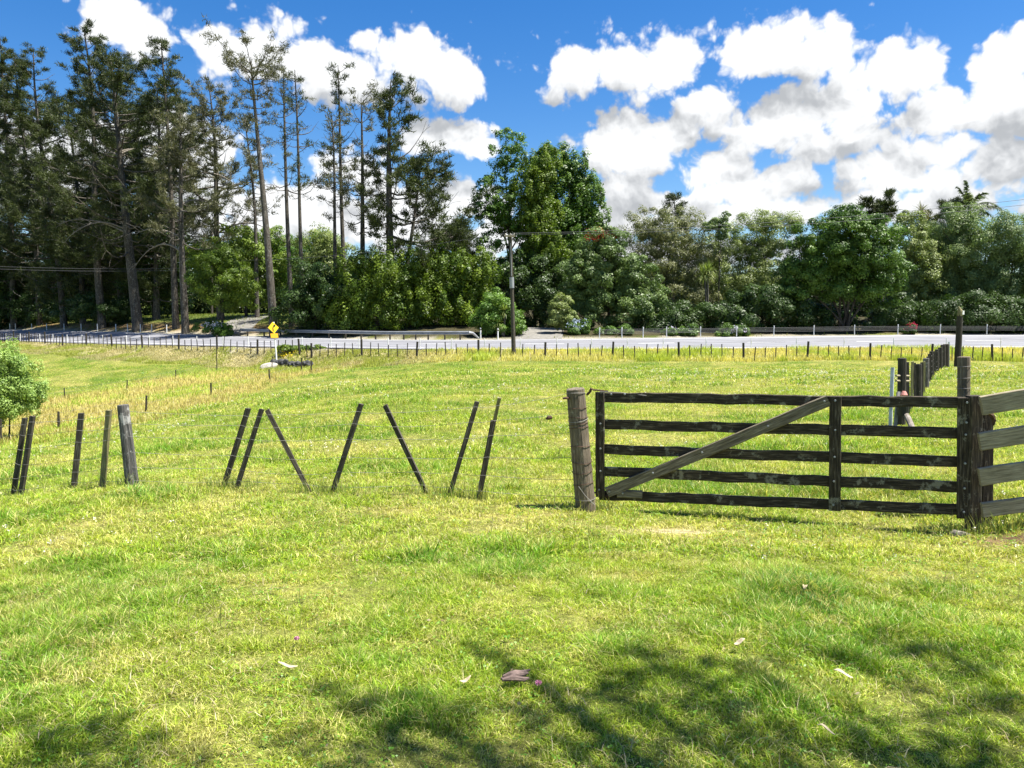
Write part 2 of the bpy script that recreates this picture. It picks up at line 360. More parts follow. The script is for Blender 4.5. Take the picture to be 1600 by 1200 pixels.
def tag(o, label=None, cat=None, group=None, kind=None):
    if label: o['label'] = label
    if cat: o['category'] = cat
    if group: o['group'] = group
    if kind: o['kind'] = kind
    return o
def thing(name, label, cat, loc, group=None):
    o = bpy.data.objects.new(name, None); col.objects.link(o); o.location = loc; o.empty_display_size = .2
    return tag(o, label, cat, group)
class MB:
    def __init__(s): s.v = []; s.f = {}; s.n = 0
    def add(s, v, faces):
        v = np.asarray(v, float)
        for f in faces: s.f.setdefault(len(f), []).append([i + s.n for i in f])
        s.v.append(v); s.n += len(v)
    def tube(s, pts, rad, k=8, cap=True, jit=0, rnd=None):
        pts = [Vector(p) for p in pts]; n = len(pts)
        if not hasattr(rad, '__len__'): rad = [rad] * n
        t0 = (pts[1] - pts[0]).normalized(); ref = Vector((0, 0, 1)) if abs(t0.z) < .8 else Vector((1, 0, 0))
        u = t0.cross(ref).normalized(); V = []
        for i in range(n):
            t = (pts[min(i + 1, n - 1)] - pts[max(i - 1, 0)]).normalized()
            u = (u - t * u.dot(t)).normalized(); w = t.cross(u)
            for j in range(k):
                a = 2 * math.pi * j / k; r = rad[i] * (1 + (rnd.uniform(-jit, jit) if rnd else 0))
                V.append(pts[i] + (u * math.cos(a) + w * math.sin(a)) * r)
        Fc = [(i * k + j, i * k + (j + 1) % k, (i + 1) * k + (j + 1) % k, (i + 1) * k + j) for i in range(n - 1) for j in range(k)]
        if cap:
            V.append(pts[0]); V.append(pts[-1]); a, b = n * k, n * k + 1
            Fc += [(a, (j + 1) % k, j) for j in range(k)] + [(b, (n - 1) * k + j, (n - 1) * k + (j + 1) % k) for j in range(k)]
        s.add([tuple(v) for v in V], Fc)
    def box(s, x0, x1, y0, y1, z0, z1, seg=1, bev=.004, wob=0, rnd=None):
        """bevelled board along x, optional small waviness"""
        b = min(bev, (y1 - y0) * .3, (z1 - z0) * .3)
        prof = [(y0 + b, z0), (y1 - b, z0), (y1, z0 + b), (y1, z1 - b), (y1 - b, z1), (y0 + b, z1), (y0, z1 - b), (y0, z0 + b)]
        V = []
        for i in range(seg + 1):
            x = x0 + (x1 - x0) * i / seg; oy = oz = 0; sz = 1
            if rnd and wob: oy = rnd.uniform(-wob, wob); oz = rnd.uniform(-wob, wob); sz = 1 + rnd.uniform(-.5, .5) * wob / max(z1 - z0, .02)
            for (y, z) in prof: V.append((x, y + oy, z * sz + oz))
        Fc = [(i * 8 + j, i * 8 + (j + 1) % 8, (i + 1) * 8 + (j + 1) % 8, (i + 1) * 8 + j) for i in range(seg) for j in range(8)]
        Fc += [tuple(range(7, -1, -1)), tuple(range(seg * 8, seg * 8 + 8))]
        s.add(V, Fc)
    def mesh(s, name, mat, smooth=False):
        return mesh_np(name, np.concatenate(s.v), [np.array(f) for f in s.f.values()], mat, smooth=smooth)
def frame_mat(P, Q, up=Vector((0, 0, 1))):
    x = (Q - P).normalized(); y = up.cross(x).normalized(); z = x.cross(y)
    return Matrix(((x.x, y.x, z.x, P.x), (x.y, y.y, z.y, P.y), (x.z, y.z, z.z, P.z), (0, 0, 0, 1)))
def board(name, P, Q, w, t, mat, parent, seed=0, off=0.0, wob=.002, up=Vector((0, 0, 1))):
    """board from P to Q (centre line), w tall, t thick; off shifts it along its own normal"""
    rnd = random.Random(seed); mb = MB(); Ln = (Q - P).length
    mb.box(0, Ln, -t / 2 + off, t / 2 + off, -w / 2, w / 2, seg=max(2, int(Ln / .15)), bev=.006, wob=wob, rnd=rnd)
    return link(name, mb.mesh(name, mat), parent, frame_mat(P, Q, up))
def round_post(name, P, Q, r0, r1, mat, parent=None, k=14, seed=0, jit=.02):
    """upright round post from P (bottom) to Q (top); own z along it"""
    rnd = random.Random(seed); mb = MB(); Ln = (Q - P).length; n = 7
    prof = [1 + rnd.uniform(-jit, jit) for _ in range(k)]
    V = []; rr = [(r0 + (r1 - r0) * i / n) for i in range(n + 1)]
    for i in range(n + 1):
        for j in range(k):
            a = 2 * math.pi * j / k; r = rr[i] * prof[j] * (1 + rnd.uniform(-jit, jit) * .4); V.append((math.cos(a) * r, math.sin(a) * r, Ln * i / n))
    for j in range(k):
        a = 2 * math.pi * j / k; V.append((math.cos(a) * rr[n] * .88 * prof[j], math.sin(a) * rr[n] * .88 * prof[j], Ln + r1 * .09 + rnd.uniform(-.4, .4) * r1 * .06))
    V.append((0, 0, Ln + r1 * .06)); c = len(V) - 1; m = n + 1
    Fc = [(i * k + j, i * k + (j + 1) % k, (i + 1) * k + (j + 1) % k, (i + 1) * k + j) for i in range(m) for j in range(k)]
    Fc += [(m * k + j, m * k + (j + 1) % k, c) for j in range(k)] + [tuple(range(k - 1, -1, -1))]
    mb.add(V, Fc); z = (Q - P).normalized(); x = Vector((1, 0, 0)); y = z.cross(x).normalized(); x = y.cross(z)
    M4 = Matrix(((x.x, y.x, z.x, P.x), (x.y, y.y, z.y, P.y), (x.z, y.z, z.z, P.z), (0, 0, 0, 1)))
    return link(name, mb.mesh(name, mat), parent, M4), M4
def square_stake(name, P, Q, w, mat, parent, seed=0, twist=0.0):
    rnd = random.Random(seed); mb = MB(); Ln = (Q - P).length; n = 6; V = []
    for i in range(n + 1):
        wx, wy = w * (1 + rnd.uniform(-.04, .04)), w * .8
        for (a, b) in ((-1, -1), (1, -1), (1, 1), (-1, 1)):
            V.append((a * wx / 2 + rnd.uniform(-.001, .001), b * wy / 2, Ln * i / n + (a * .006 * rnd.random() if i == n else 0)))
    Fc = [(i * 4 + j, i * 4 + (j + 1) % 4, (i + 1) * 4 + (j + 1) % 4, (i + 1) * 4 + j) for i in range(n) for j in range(4)] + [(3, 2, 1, 0), (n * 4, n * 4 + 1, n * 4 + 2, n * 4 + 3)]
    mb.add(V, Fc); z = (Q - P).normalized(); x = Vector((math.cos(twist), math.sin(twist), 0)); y = z.cross(x).normalized(); x = y.cross(z)
    M4 = Matrix(((x.x, y.x, z.x, P.x), (x.y, y.y, z.y, P.y), (x.z, y.z, z.z, P.z), (0, 0, 0, 1)))
    return link(name, mb.mesh(name, mat), parent, M4)
def wire(name, pts, r, mat, parent, k=4, sag=0.0, n=8):
    P = []
    for a, b in zip(pts[:-1], pts[1:]):
        for i in range(n):
            t = i / n; q = a.lerp(b, t); q.z -= sag * 4 * t * (1 - t); P.append(q)
    P.append(pts[-1]); mb = MB(); mb.tube([p - parent.location for p in P] if parent is not None else P, r, k, cap=False)
    return link(name, mb.mesh(name, mat), parent)

# ------------------------------------------------------------------ ground colours
GN = [gp(p, d) for p, d in ((-150, 24), (0, 26), (90, 34), (228, 38), (330, 44), (420, 50), (487, 55), (560, 58))]
GF = [gp(p, d) for p, d in ((-200, 42), (0, 41), (100, 45), (198, 48), (275, 53), (339, 57), (400, 61), (470, 63))]
GC = np.array([((a.x + b.x) / 2, (a.y + b.y) / 2, (a - b).length / 2) for a, b in zip(GN, GF)])
GCs = np.concatenate([GC[i] * (1 - t) + GC[i + 1] * t for i in range(len(GC) - 1) for t in np.linspace(0, 1, 8, endpoint=False)[:, None]] if False else [np.array([GC[i] * (1 - t) + GC[i + 1] * t for t in np.linspace(0, 1, 8, endpoint=False)]) for i in range(len(GC) - 1)])
def gully(x, y):
    """1 inside the rough fenced-off strip of the gully"""
    best = np.full(x.shape, 9.)
    for (a, b, r) in GCs: best = np.minimum(best, np.sqrt((x - a) ** 2 + (y - b) ** 2) / (r * 1.05 + .8))
    return 1 - sstep(.75, 1.1, best + .5 * (fbm(x * .25, y * .25, 31) - .5))
FP = np.array([(at(*p).x, at(*p).y) for p in FENCE])
def patches(x, y):
    """(dry, lush, tall) weights of the sward"""
    dry = sstep(.42, .68, fbm(x * .55 + 3, y * .55, 11)) * .55 + .5 * sstep(.5, .7, fbm(x * 2.3, y * 2.3, 12))
    lush = .55 * sstep(.54, .70, fbm(x * .8 + 9, y * .7 + 2, 21, 5))
    for (cx_, cy_, rx, ry, a) in LUSH:
        lush = np.maximum(lush, a * np.exp(-((x - cx_) ** 2 / rx ** 2 + (y - cy_) ** 2 / ry ** 2)))
    for (cx_, cy_, rx, ry, a) in DRY:
        dry = np.maximum(dry, a * np.exp(-((x - cx_) ** 2 / rx ** 2 + (y - cy_) ** 2 / ry ** 2)))
    tall = lush
    dry = dry + .35 * sstep(9, 30, x) * sstep(8, 16, y)
    return np.clip(dry * (1 - .75 * lush), 0, 1), np.clip(lush, 0, 1), np.clip(tall, 0, 1)
def G(px, Y, rx, ry, a): q = gp(px, Y); return (q.x, q.y, rx, ry, a)
LUSH = [G(235, 8.35, .5, .45, 1), G(1255, 4.75, .42, .6, 1), G(1290, 8.6, .9, .9, .9), G(1470, 4.9, .35, .2, .8), G(600, 30, 5, 2, .5), G(340, 22, 2, 1, .6), G(670, 5.6, .3, .15, .8), G(620, 3.2, .3, .2, .8), G(1240, 3.3, .35, .3, .6), G(1150, 8.2, .8, .5, .8)]
DRY = [G(1060, 6.9, .5, .18, 1.2), G(1480, 9.5, .9, .6, 1), G(600, 9.5, 1.2, .5, .6), G(960, 5.1, .35, .25, 1), G(1560, 6.2, .6, .3, 1), G(780, 5.0, .4, .15, .9), G(1350, 6.3, 1.4, .25, .8), G(880, 7.0, .8, .5, .7)]
C = lambda *c: np.array(c)
def lerp3(a, b, t): return a[None, :] * (1 - t[:, None]) + b[None, :] * t[:, None] if a.ndim == 1 and np.ndim(b) == 1 else a * (1 - t[:, None]) + b * t[:, None]
def mixc(a, b, t):
    a = np.broadcast_to(a, (len(t), 3)); b = np.broadcast_to(b, (len(t), 3)); return a * (1 - t[:, None]) + b * t[:, None]
def build_ground():
    n = GX.size; x = GX.ravel(); y = GY.ravel(); V = np.stack([x, y, GZ.ravel()], 1)
    i = np.arange(GX.shape[0] - 1)[:, None] * NC + np.arange(NC - 1)[None]; i = i.ravel()
    Fc = np.stack([i, i + 1, i + NC + 1, i + NC], 1)
    dry, lush, _ = patches(x, y)
    c = mixc(C(.10, .135, .02), C(.24, .22, .07), dry); c = mixc(c, C(.06, .12, .015), lush)
    g = gully(x, y); c = mixc(c, C(.30, .25, .08), g * .85)
    sd, _ = road_sd(x, y)
    verge = sstep(-7, -3, sd) * (1 - sstep(-2, -.5, sd)) * (y > 40); c = mixc(c, C(.28, .24, .13), verge)
    sh = (sd > -1.6) & (sd < RW + 2.5) & (y > 40); c[sh] = C(.30, .275, .23)
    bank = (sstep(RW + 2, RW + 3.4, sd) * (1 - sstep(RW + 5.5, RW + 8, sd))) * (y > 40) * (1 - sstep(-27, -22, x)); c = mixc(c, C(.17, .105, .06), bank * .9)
    beyond = sstep(RW + 6, RW + 10, sd) * (y > 40); c = mixc(c, C(.05, .07, .02), beyond * .75); lit = sstep(RW + 2.2, RW + 3.2, sd) * (y > 40) * sstep(-27, -22, x); c = mixc(c, C(.045, .04, .022), lit)  # lit: dark leaf litter, its colour also painting in the shade under the trees
    bare = np.exp(-((x - BARE[0]) ** 2 / .22 + (y - BARE[1]) ** 2 / .035)); c = mixc(c, C(.38, .32, .19), np.clip(bare * 1.2, 0, 1)); b2 = np.exp(-(((x - SOIL[0]) / .45) ** 2 + ((y - SOIL[1]) / .16) ** 2)); c = mixc(c, C(.14, .09, .055), np.clip(b2 * 1.4, 0, 1))
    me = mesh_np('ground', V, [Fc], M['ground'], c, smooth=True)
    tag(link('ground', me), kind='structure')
BARE = G(1055, 6.75, 1, 1, 1); SOIL = G(1590, 6.35, 1, 1, 1)
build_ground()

# ------------------------------------------------------------------ road
def strip(name, d0, d1, dz, mat, i0=0, i1=None, parts=None):
    i1 = len(RC) - 1 if i1 is None else i1; V = []; Fc = []
    segs = parts or [(i0, i1)]
    for (a, b) in segs:
        ts = np.linspace(a, b, max(2, int((b - a) * 2) + 1)); s = len(V)
        for t in ts:
            p, q = road_pt(t, d0), road_pt(t, d1); V += [(p.x, p.y, p.z + dz), (q.x, q.y, q.z + dz)]
        Fc += [(s + 2 * k, s + 2 * k + 2, s + 2 * k + 3, s + 2 * k + 1) for k in range(len(ts) - 1)]
    return mesh_np(name, V, [np.array(Fc)], mat)
def idx_of_s(s): return float(np.interp(s, RLEN, np.arange(len(RC))))
tag(link('road', strip('road', -.9, RW + .9, 0.0, M['asphalt'])), kind='structure')
tag(link('road_edge_line', strip('road_edge_line', -.07, .09, .012, M['marking'])), kind='structure')
tag(link('road_edge_line', strip('road_edge_line', RW - .09, RW + .07, .012, M['marking'])), kind='structure')
dash = []
s = 2.0
while s < RLEN[-1] - 4: dash.append((idx_of_s(s), idx_of_s(s + 3.4))); s += 10.0
tag(link('road_centre_line', strip('road_centre_line', RW / 2 - .07, RW / 2 + .09, .012, M['marking'], parts=dash)), kind='structure')
def path_strip(name, pts, w0, w1, mat, dz=.03):
    V = []; Fc = []; n = len(pts)
    for i, p in enumerate(pts):
        t = (pts[min(i + 1, n - 1)] - pts[max(i - 1, 0)]); t.z = 0; t.normalize(); nn = Vector((-t.y, t.x, 0)); w = w0 + (w1 - w0) * i / (n - 1)
        for a in np.linspace(-1, 1, 5):
            q = p + nn * (w / 2 * a); V.append((q.x, q.y, max(hz(q.x, q.y), 0) + dz if False else hz(q.x, q.y) + dz))
    for i in range(n - 1):
        for j in range(4): Fc.append((i * 5 + j, i * 5 + j + 1, i * 5 + j + 6, i * 5 + j + 5))
    return tag(link(name, mesh_np(name, V, [np.array(Fc)], mat)), kind='structure')
def seq(pts, n=8):
    out = []
    for a, b in zip(pts[:-1], pts[1:]):
        for i in range(n): out.append(a.lerp(b, i / n))
    return out + [pts[-1]]
path_strip('driveway', seq([gp(352, 83), gp(372, 89), gp(405, 98), gp(440, 112), gp(440, 135)]), 5, 3.4, M['gravel'])
path_strip('driveway', seq([gp(838, 69.5), gp(850, 76), gp(856, 86)]), 4.6, 3.2, M['gravel'])

# ------------------------------------------------------------------ grass
def blades(x, y, h, w, lean, colr, seg=2, zoff=-.01, tipc=None):
    n = len(x); z = H(x, y) + zoff
    a = rng.uniform(0, 2 * np.pi, n); b = rng.uniform(0, 2 * np.pi, n)
    ux, uy = np.cos(a), np.sin(a); lx, ly = np.cos(b) * lean, np.sin(b) * lean
    V = np.empty((n, 5, 3), np.float32)
    def put(k, s, f, sw):
        V[:, k, 0] = x + ux * w * s * sw + lx * h * f * f; V[:, k, 1] = y + uy * w * s * sw + ly * h * f * f
        V[:, k, 2] = z + h * (f * (1 - .35 * lean * f))
    put(0, -.5, 0, 1); put(1, .5, 0, 1); put(2, -.5, .55, .8); put(3, .5, .55, .8); put(4, 0, 1, 0)
    base = np.arange(n)[:, None] * 5
    Q = base + np.array([[0, 1, 3, 2]]); T = base + np.array([[2, 3, 4]])
    col5 = np.repeat(colr[:, None, :], 5, 1)
    if tipc is not None: col5[:, 4] = tipc; 
    return V.reshape(-1, 3), Q, T, col5.reshape(-1, 3)
def emit(name, parts, mat, label, cat):
    V = []; Q = []; T = []; Cc = []; o = 0
    for (v, q, t, c) in parts:
        V.append(v); Q.append(q + o); T.append(t + o); Cc.append(c); o += len(v)
    me = mesh_np(name, np.concatenate(V), [np.concatenate(Q), np.concatenate(T)], mat, np.concatenate(Cc))
    return tag(link(name, me), label, cat, kind='stuff')
def scatter(n, y0, y1, margin=1.04, power=1.0):
    """points of the ground from y0 to y1, density falling with distance**power"""
    u = rng.random(n); e = 2 - power
    y = (y0 ** e + u * (y1 ** e - y0 ** e)) ** (1 / e) if abs(e) > 1e-6 else y0 * (y1 / y0) ** u
    x = rng.uniform(-1, 1, n) * (y * .70 * margin + .7); return x, y
def grass_colour(x, y, n):
    dry, lush, tall = patches(x, y)
    r = rng.random(n)
    straw = r < (.17 + .42 * dry + .25 * sstep(.5, .7, fbm(x * 5, y * 5, 17, 2)))
    v = ((.45 + 1.0 * rng.random(n) ** 1.2) * (.8 + .4 * fbm(x * 3.1, y * 3.1, 19, 3)))[:, None]
    hue = rng.random(n)
    g = mixc(C(.20, .37, .02), C(.49, .58, .052), hue); g = mixc(g, C(.08, .29, .025), lush * .95); g = mixc(g, C(.52, .54, .08), dry * .5)
    sw = mixc(C(.72, .66, .26), C(.50, .50, .13), rng.random(n))
    c = np.where(straw[:, None], sw, g) * v
    return c, dry, lush, tall
def build_grass():
    parts = []
    # near, middle, far zones: blades get larger and fewer with distance
    for (n, y0, y1, hh, ww, pw) in ((560000, 1.6, 5.6, .042, .0043, .3), (280000, 5.6, 11, .062, .0075, .8), (290000, 11, 26, .075, .0105, 1.0), (340000, 26, 92, .085, .025, 1.0)):
        x, y = scatter(n, y0, y1, power=pw)
        keep = np.ones(n, bool)
        sd, _ = road_sd(x, y) if y1 > 50 else (np.full(n, -99.), 0)
        keep &= sd < -4.2
        bare = np.exp(-((x - BARE[0]) ** 2 / .22 + (y - BARE[1]) ** 2 / .035)); keep &= rng.random(n) > bare * 1.05; b2 = np.exp(-(((x - SOIL[0]) / .45) ** 2 + ((y - SOIL[1]) / .16) ** 2)); keep &= rng.random(n) > b2 * 1.1
        x, y = x[keep], y[keep]; n = len(x)
        c, dry, lush, tall = grass_colour(x, y, n)
        cl = fbm(x * 6, y * 6, 41, 2) if y1 < 20 else fbm(x * 1.3, y * 1.3, 41, 2)
        g = gully(x, y) if y1 > 20 else np.zeros(n)
        h = hh * rng.uniform(.45, 1.25, n) * (.62 + .95 * sstep(.25, .75, cl)) * (1 + 1.5 * tall) * (1 - .35 * dry)
        keep2 = rng.random(n) > g * .9
        h = h * (1 + g)
        lean = rng.uniform(.25, 1.45, n) * (1 - .35 * tall)
        w = ww * rng.uniform(.6, 1.3, n)
        parts.append(blades(x[keep2], y[keep2], h[keep2], w[keep2], lean[keep2], c[keep2]))
    emit('grass', parts, M['grass'], 'short bright green and yellow paddock grass', 'grass')
    # tall seeding stalks
    x, y = scatter(3600, 3.6, 30, power=.9); n = len(x); dens = fbm(x * .7, y * .7, 51); k = dens > .5; x, y = x[k], y[k]; n = len(x)
    near = y < 10
    parts = [blades(x, y, rng.uniform(.14, .30, n), .0028 + .0005 * y, rng.uniform(.1, .6, n), mixc(C(.50, .44, .18), C(.30, .34, .09), rng.random(n)))]
    # at the foot of the leaning battens the grass was never grazed
    for (px, D) in ((30, 9.4), (115, 9.3), (162, 9.15), (207, 9.0), (350, 8.9), (372, 8.9), (480, 8.6), (520, 8.5), (662, 8.2), (703, 8.1), (748, 8.0), (915, 7.6), (1520, 6.65), (1560, 6.6), (1600, 6.6)):
        q = gp(px, D); m = 110; xx = q.x + rng.normal(0, .16, m); yy = q.y + rng.normal(0, .07, m)
        parts.append(blades(xx, yy, rng.uniform(.08, .27, m), np.full(m, .006), rng.uniform(.1, .7, m), mixc(C(.42, .40, .14), C(.12, .24, .03), rng.random(m))))
    emit('grass_stalks', parts, M['grass'], 'thin straw-coloured seed stalks standing above the short grass', 'grass')
    # rough reddish grass of the gully
    x, y = scatter(150000, 22, 66, margin=1.1, power=.8); g = gully(x, y); k = (g > .3) & (rng.random(len(x)) < g * .75); x, y = x[k], y[k]
    sd, _ = road_sd(x, y); k = sd < -4; x, y = x[k], y[k]; n = len(x)
    t = fbm(x * .5, y * .5, 61); c = mixc(C(.48, .42, .17), C(.36, .48, .07), sstep(.4, .65, t)) * rng.uniform(.7, 1.35, n)[:, None]
    emit('rough_grass', [blades(x, y, rng.uniform(.15, .42, n), np.full(n, .035), rng.uniform(.1, .8, n), c)], M['grass'], 'rough reddish seeding grass filling the shallow gully', 'grass')
    # tall yellow grass between the roadside fence and the road
    n = 130000; i = rng.integers(0, len(RC) - 1, n); f = rng.random(n); d = -rng.uniform(1.0, 6.2, n)
    p = RC[i] * (1 - f)[:, None] + RC[i + 1] * f[:, None]; nn = RNRM[i]; x = p[:, 0] + nn[:, 0] * d; y = p[:, 1] + nn[:, 1] * d
    k = (np.abs(x) < y * .75 + 2) & (fbm(x * .6, y * .6, 71) > .3); x, y, d = x[k], y[k], d[k]; n = len(x)
    right = sstep(-9, -3, x); t = fbm(x * .4, y * .4, 72)
    c = mixc(mixc(C(.48, .44, .22), C(.38, .42, .09), sstep(.4, .6, t)), mixc(C(.66, .62, .22), C(.46, .54, .09), sstep(.4, .65, t)), right) * rng.uniform(.75, 1.3, n)[:, None]
    hgt = rng.uniform(.2, .62, n) * (.45 + .55 * right) * sstep(-.6, -2.2, d) * (.5 + t)
    emit('roadside_grass', [blades(x, y, hgt, np.full(n, .045), rng.uniform(.05, .5, n), c)], M['grass'], 'tall yellow dry grass along the near side of the road', 'grass')
    # verge and lawn beyond the road
    n = 90000; x = rng.uniform(-80, 75, n); y = rng.uniform(66, 130, n); sd, _ = road_sd(x, y)
    k = (sd > RW + 2.2) & (np.abs(x) < y * .72) & ((x < -24) | (rng.random(n) < .25) & (sd < RW + 3.2))
    x, y, sd = x[k], y[k], sd[k]; n = len(x); bk = (sd < RW + 8) & (x < -22); k = ~(bk & (rng.random(n) < .8)); x, y = x[k], y[k]; n = len(x)
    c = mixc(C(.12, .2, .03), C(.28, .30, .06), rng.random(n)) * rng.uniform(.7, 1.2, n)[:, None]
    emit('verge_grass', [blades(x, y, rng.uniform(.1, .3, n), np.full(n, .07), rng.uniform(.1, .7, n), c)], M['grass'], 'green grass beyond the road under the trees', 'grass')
build_grass()

# small flat quads and tufts for flowers
def quads_at(P, size, colr, up=.6):
    n = len(P); nrm = rng.normal(0, 1, (n, 3)); nrm[:, 2] = np.abs(nrm[:, 2]) + up; nrm /= np.linalg.norm(nrm, axis=1)[:, None]
    t = rng.normal(0, 1, (n, 3)); u = np.cross(nrm, t); u /= np.linalg.norm(u, axis=1)[:, None]; v = np.cross(nrm, u)
    s = np.broadcast_to(size, (n,))[:, None] if np.ndim(size) else np.full((n, 1), size)
    V = np.stack([P - u * s * .5, P + v * s * .32, P + u * s * .5, P - v * s * .32], 1)
    return V.reshape(-1, 3), (np.arange(n) * 4)[:, None] + np.array([[0, 1, 2, 3]]), np.repeat(colr, 4, 0)
def build_flowers():
    n = 3600; x, y = scatter(n, 4.5, 40, power=.7); d = fbm(x * .5, y * .5, 81); right = sstep(2, 8, x) * .12
    near_st = np.exp(-((y - 8.9) ** 2) / .25) * .12 * (x < 1)
    k = (d + right + near_st) > .60; x, y = x[k], y[k]; n = len(x); z = H(x, y)
    P = np.repeat(np.stack([x, y, z + rng.uniform(.06, .16, n)], 1), 5, 0); n5 = len(P)
    P += rng.normal(0, .007, P.shape) * (1 + P[:, 1:2] * .06)
    c = mixc(C(.78, .76, .68), C(.66, .60, .45), rng.random(n5))
    V, Q, Cc = quads_at(P, .012 + .0009 * P[:, 1], c)
    tag(link('clover_flowers', mesh_np('clover_flowers', V, [Q], M['petal'], Cc)), 'tiny white clover and weed flowers scattered through the grass', 'flowers', kind='stuff')
build_flowers()

def build_weeds():
    n = 26000; x, y = scatter(n, 2.4, 12, power=.5); d = fbm(x * 2.2, y * 2.2, 85, 3); k = d > .52; x, y = x[k], y[k]; n = len(x); z = H(x, y)
    P = np.stack([x, y, z + rng.uniform(.015, .05, n)], 1); P = np.repeat(P, 3, 0) + rng.normal(0, .010, (n * 3, 3)) * np.array([1, 1, .3]); m = len(P)
    V, Q, Cc = quads_at(P, rng.uniform(.010, .020, m), mixc(C(.10, .26, .02), C(.26, .42, .05), rng.random(m)), up=1.6)
    tag(link('clover', mesh_np('clover', V, [Q], M['grass'], Cc)), 'low round-leaved clover mixed into the near grass', 'clover', kind='stuff')
    n = 16000; x, y = scatter(n, 2.4, 11, power=.5); d = fbm(x * 1.7, y * 1.7, 88, 3); k = d > .5; x, y = x[k], y[k]; n = len(x)
    V, Q, T, Cc = blades(x, y, rng.uniform(.03, .075, n), rng.uniform(.002, .005, n), rng.uniform(1.2, 1.9, n), mixc(C(.62, .54, .32), C(.38, .30, .17), rng.random(n)), zoff=.02)
    tag(link('dead_grass', mesh_np('dead_grass', V, [Q, T], M['grass'], Cc)), 'dead straw-coloured blades lying flat in the near grass', 'grass', kind='stuff')
build_weeds()

# ------------------------------------------------------------------ field gate
GA, GB = at(939, 700, 7.70), at(1504, 700, 6.75); GA.z = GB.z = 0
GU = (GB - GA).normalized(); GN_ = Vector((-GU.y, GU.x, 0))          # away from the camera
def on_plane(px, py, A, N_, off=0.0):
    c = Vector((0, 0, CAM_Z)); d = at(px, py, 10) - c
    return c + d * (((A + N_ * off) - c).dot(N_) / d.dot(N_))
def gpt(px, py, off=0.0): return on_plane(px, py, GA, GN_, off)
def bolt(name, p, n, parent, r=.011, mat='steel'):
    mb = MB(); mb.tube([p - parent.location + n * .003, p - parent.location - n * .010], [r, r * .8], 6)
    return link(name, mb.mesh(name, M[mat]), parent)
def build_gate():
    base = gpt(932, 780); base.z = hz(base.x, base.y)
    g = thing('field_gate', 'dark weathered five-rail wooden farm gate with a diagonal brace, closed across the paddock', 'gate', base)
    rails = [(621, 629), (663, 677), (702, 722), (736.5, 761), (773, 797)]
    hts = [(.099, .097), ] * 5
    for k, (a, b) in enumerate(rails):
        P = gpt(936 if k else 934, a - .15 + (0 if k else 0)); Q = gpt(1508, b)
        o = board('rail', P, Q, .098, .035, M['gate_wood'], g, seed=k, wob=.006)
    st = dict(off=-.045)
    def upright(px0, px1, yt, yb, w, seed):
        P = gpt(px0, yb); Q = gpt(px1, yt); x = Vector((0, 0, 1))
        board('upright', P, Q, w, .04, M['gate_wood'] if seed != 12 else M['gate_wood'], g, seed=seed, off=.042, up=-GU if False else GU, wob=.002)
    upright(939, 938.5, 612, 775, .090, 11); upright(1303.5, 1304.5, 619, 796, .102, 12); upright(1503.5, 1505, 621, 808, .105, 13)
    board('brace', gpt(950, 768), gpt(1294, 625), .105, .038, M['brace_wood'], g, seed=21, off=-.042)
    mb = MB(); mb.box(-.01, .24, -.020, .020, -.042, .042, seg=3, bev=.018)
    link('end_block', mb.mesh('end_block', M['brace_wood']), g, frame_mat(gpt(966, 771, -.037), gpt(1006, 773, -.037)))
    for (px, py) in ((938, 662), (938, 701), (938, 736), (936, 765), (1305, 626), (1305, 672), (1304, 714), (1303, 752), (1302, 789), (1511, 629), (1510, 660), (1509, 679), (1508, 724), (1507, 763), (1506, 800), (1288, 627), (1200, 666), (1097, 707), (1020, 739), (952, 768), (973, 771), (955, 616), (976, 616)):
        bolt('bolt', gpt(px, py, -.063 if px not in (955, 976) else -.02), GN_, g)
    # strap hinge from the post to the top rail
    mb = MB(); P = [gpt(917, 617, -.02), gpt(922, 612, -.03), gpt(924, 607, -.03), gpt(927, 609, -.03), gpt(950, 611, -.03)]
    mb.tube([p - base for p in P], [.012, .013, .014, .010, .006], 6); link('hinge_strap', mb.mesh('hinge_strap', M['rust']), g)
    mb = MB(); P = [gpt(926, 768, -.02), gpt(934, 772, -.03), gpt(950, 775, -.03)]; mb.tube([p - base for p in P], .008, 6); link('hinge_strap', mb.mesh('hinge_strap', M['rust']), g)
    mb = MB(); P = [gpt(937, 611.5, .0), gpt(975, 614, .0), gpt(1010, 618, -.02)]; mb.tube([p - base for p in P], .004, 5); link('wire_tie', mb.mesh('wire_tie', M['galv']), g)
build_gate()

